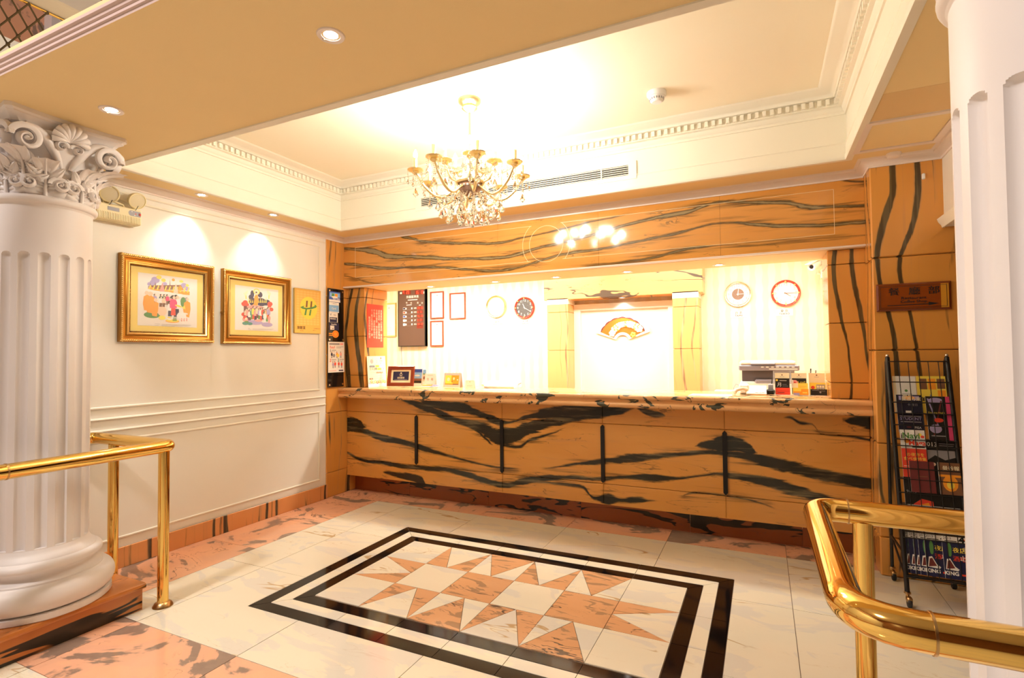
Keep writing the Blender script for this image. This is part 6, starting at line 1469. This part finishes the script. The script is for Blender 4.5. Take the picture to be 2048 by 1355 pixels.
booklet('brochure', 'dark purple brochure with a magenta edge in the second pocket of the rack', 'brochure', 4.833, 4.950, 0.895, 1.142, 0.004, 'ink', [('r', 'mag', .80, .97, 0, 1), ('e', 'purp', .4, .90, .3, .07), ('p', 'purp', [(.05, .95), (.12, .95), (.45, .3), (.40, .3)]), ('p', 'dkr', [(.6, .9), (.66, .9), (.25, .1), (.18, .1)]), ('t', 'yel', 'Exciting Night', .40, .62, .014), ('e', 'red', .45, .45, .2, .05), ('e', 'purp', .3, .25, .25, .1), ('r', 'grey', .1, .7, .08, .1)], RG)
booklet('magazine', 'white and red magazine reading Navi Maga in the middle pocket of the rack', 'magazine', 4.692, 4.811, 0.680, 0.944, 0.012, 'red', [('r', 'white', 0, 1, .60, 1), ('t', 'grn', 'Navi', .44, .87, .046, 'CENTER', .0014), ('t', 'red', 'Maga', .66, .72, .040, 'CENTER', .0012), ('e', 'org', .25, .76, .10, .05), ('e', 'yel', .80, .90, .08, .035), ('e', 'red', .90, .86, .08, .03), ('r', 'ink', .45, .95, .625, .645), ('t', 'ink', 'i', .06, .86, .04, 'CENTER', .001), ('t', 'yel', 'の夜市を', .55, .47, .022), ('t', 'yel', '食べ歩特集', .52, .38, .022), ('r', 'skin', .05, .5, .22, .235), ('r', 'skin', .05, .4, .18, .19)], RG)
booklet('magazine', 'dark photo calendar reading 2013 beside the white and red magazine', 'magazine', 4.808, 4.957, 0.680, 0.890, 0.000, 'ink', [('t', 'white', '2013', .18, .90, .034, 'CENTER', .0004), ('r', 'grey', .45, .95, .92, .935), ('r', 'grey', .45, .9, .87, .885), ('r', 'grey', 0, 1, .45, .75), ('p', 'ink', [(0, .45), (.3, .62), (.6, .5), (1, .6), (1, .3), (0, .3)]), ('e', 'skin', .2, .38, .1, .05), ('e', 'skin', .5, .38, .08, .04)], RG)
booklet('brochure', 'plain maroon booklet in the fourth pocket of the rack', 'brochure', 4.722, 4.838, 0.600, 0.770, 0.0195, 'dkr', [('r', 'brn', .3, .7, .5, .52)], RG)
booklet('brochure', 'golden brown booklet with pale characters in the fourth pocket of the rack', 'brochure', 4.856, 4.955, 0.600, 0.771, 0.0190, 'brn', [('e', 'org', .5, .35, .35, .25), ('e', 'yel', .5, .3, .18, .12), ('t', 'crm', '曼谷報', .58, .82, .026, 'CENTER', .0008), ('r', 'org', 0, 1, .55, .62)], RG)
booklet('magazine', 'wide black magazine with a flame picture in the lower middle of the rack', 'magazine', 4.690, 4.950, 0.475, 0.680, 0.008, 'ink', [('t', 'grey', '96.10', .13, .62, .022), ('t', 'white', '國家公園', .26, .78, .018), ('p', 'red', [(.1, 0), (.15, .3), (.3, .45), (.5, .4), (.52, 0)]), ('p', 'org', [(.2, .02), (.28, .3), (.42, .36), (.5, .05)]), ('p', 'yel', [(.36, .1), (.42, .3), (.48, .1)]), ('p', 'brn', [(.55, .02), (.6, .3), (.72, .1), (.75, .0)])], RG)
booklet('magazine', 'white magazine with a grey car picture just above the brass rail', 'magazine', 4.698, 4.936, 0.395, 0.532, 0.018, 'white', [('r', 'grey', .22, .72, .1, .92), ('e', 'ink', .30, .62, .05, .1), ('e', 'ink', .68, .6, .05, .12), ('r', 'lbl', .3, .64, .7, .9), ('r', 'yel', 0, .02, 0, .9)], RG)
mg = None
ordn = ['first', 'second', 'third', 'fourth', 'fifth', 'frontmost']
for k, x in enumerate((4.668, 4.690, 4.712, 4.733, 4.760, 4.838)):
    W = 0.118
    booklet('magazine', f'blue monthly magazine with a green bottle, {ordn[k]} from the left in the bottom pocket', 'magazine', x, x + W, 0.172, 0.384, -0.012 + 0.0066 * k, 'navy',
            [('r', 'white', 0, 1, .86, 1), ('t', 'ink', '2013', .20, .955, .018), ('r', 'ink', .10, .55, .885, .905), ('t', 'ink', '4', .74, .93, .05, 'CENTER', .002), ('e', 'red', .80, .94, .06, .03), ('e', 'grn', .25, .70, .08, .15), ('e', 'grn', .25, .62, .07, .10),
             ('p', 'white', [(.05, .22), (.12, .46), (.24, .48), (.40, .30), (.55, .24), (.5, .20)]), ('p', 'dkr', [(.09, .23), (.15, .42), (.24, .44), (.40, .26)]), ('t', 'white', 'KING', .25, .13, .026, 'CENTER', .001), ('t', 'yel', '夜店', .62, .68, .030, 'CENTER', .001), ('t', 'red', '酒吧', .60, .48, .030, 'CENTER', .001), ('t', 'white', '止吧', .84, .50, .030, 'CENTER', .001), ('r', 'red', .6, .95, .10, .14), ('e', 'grey', .85, .72, .12, .06), ('e', 'yel', .92, .12, .08, .05)],
            'blue monthly magazines in the bottom pocket of the rack')
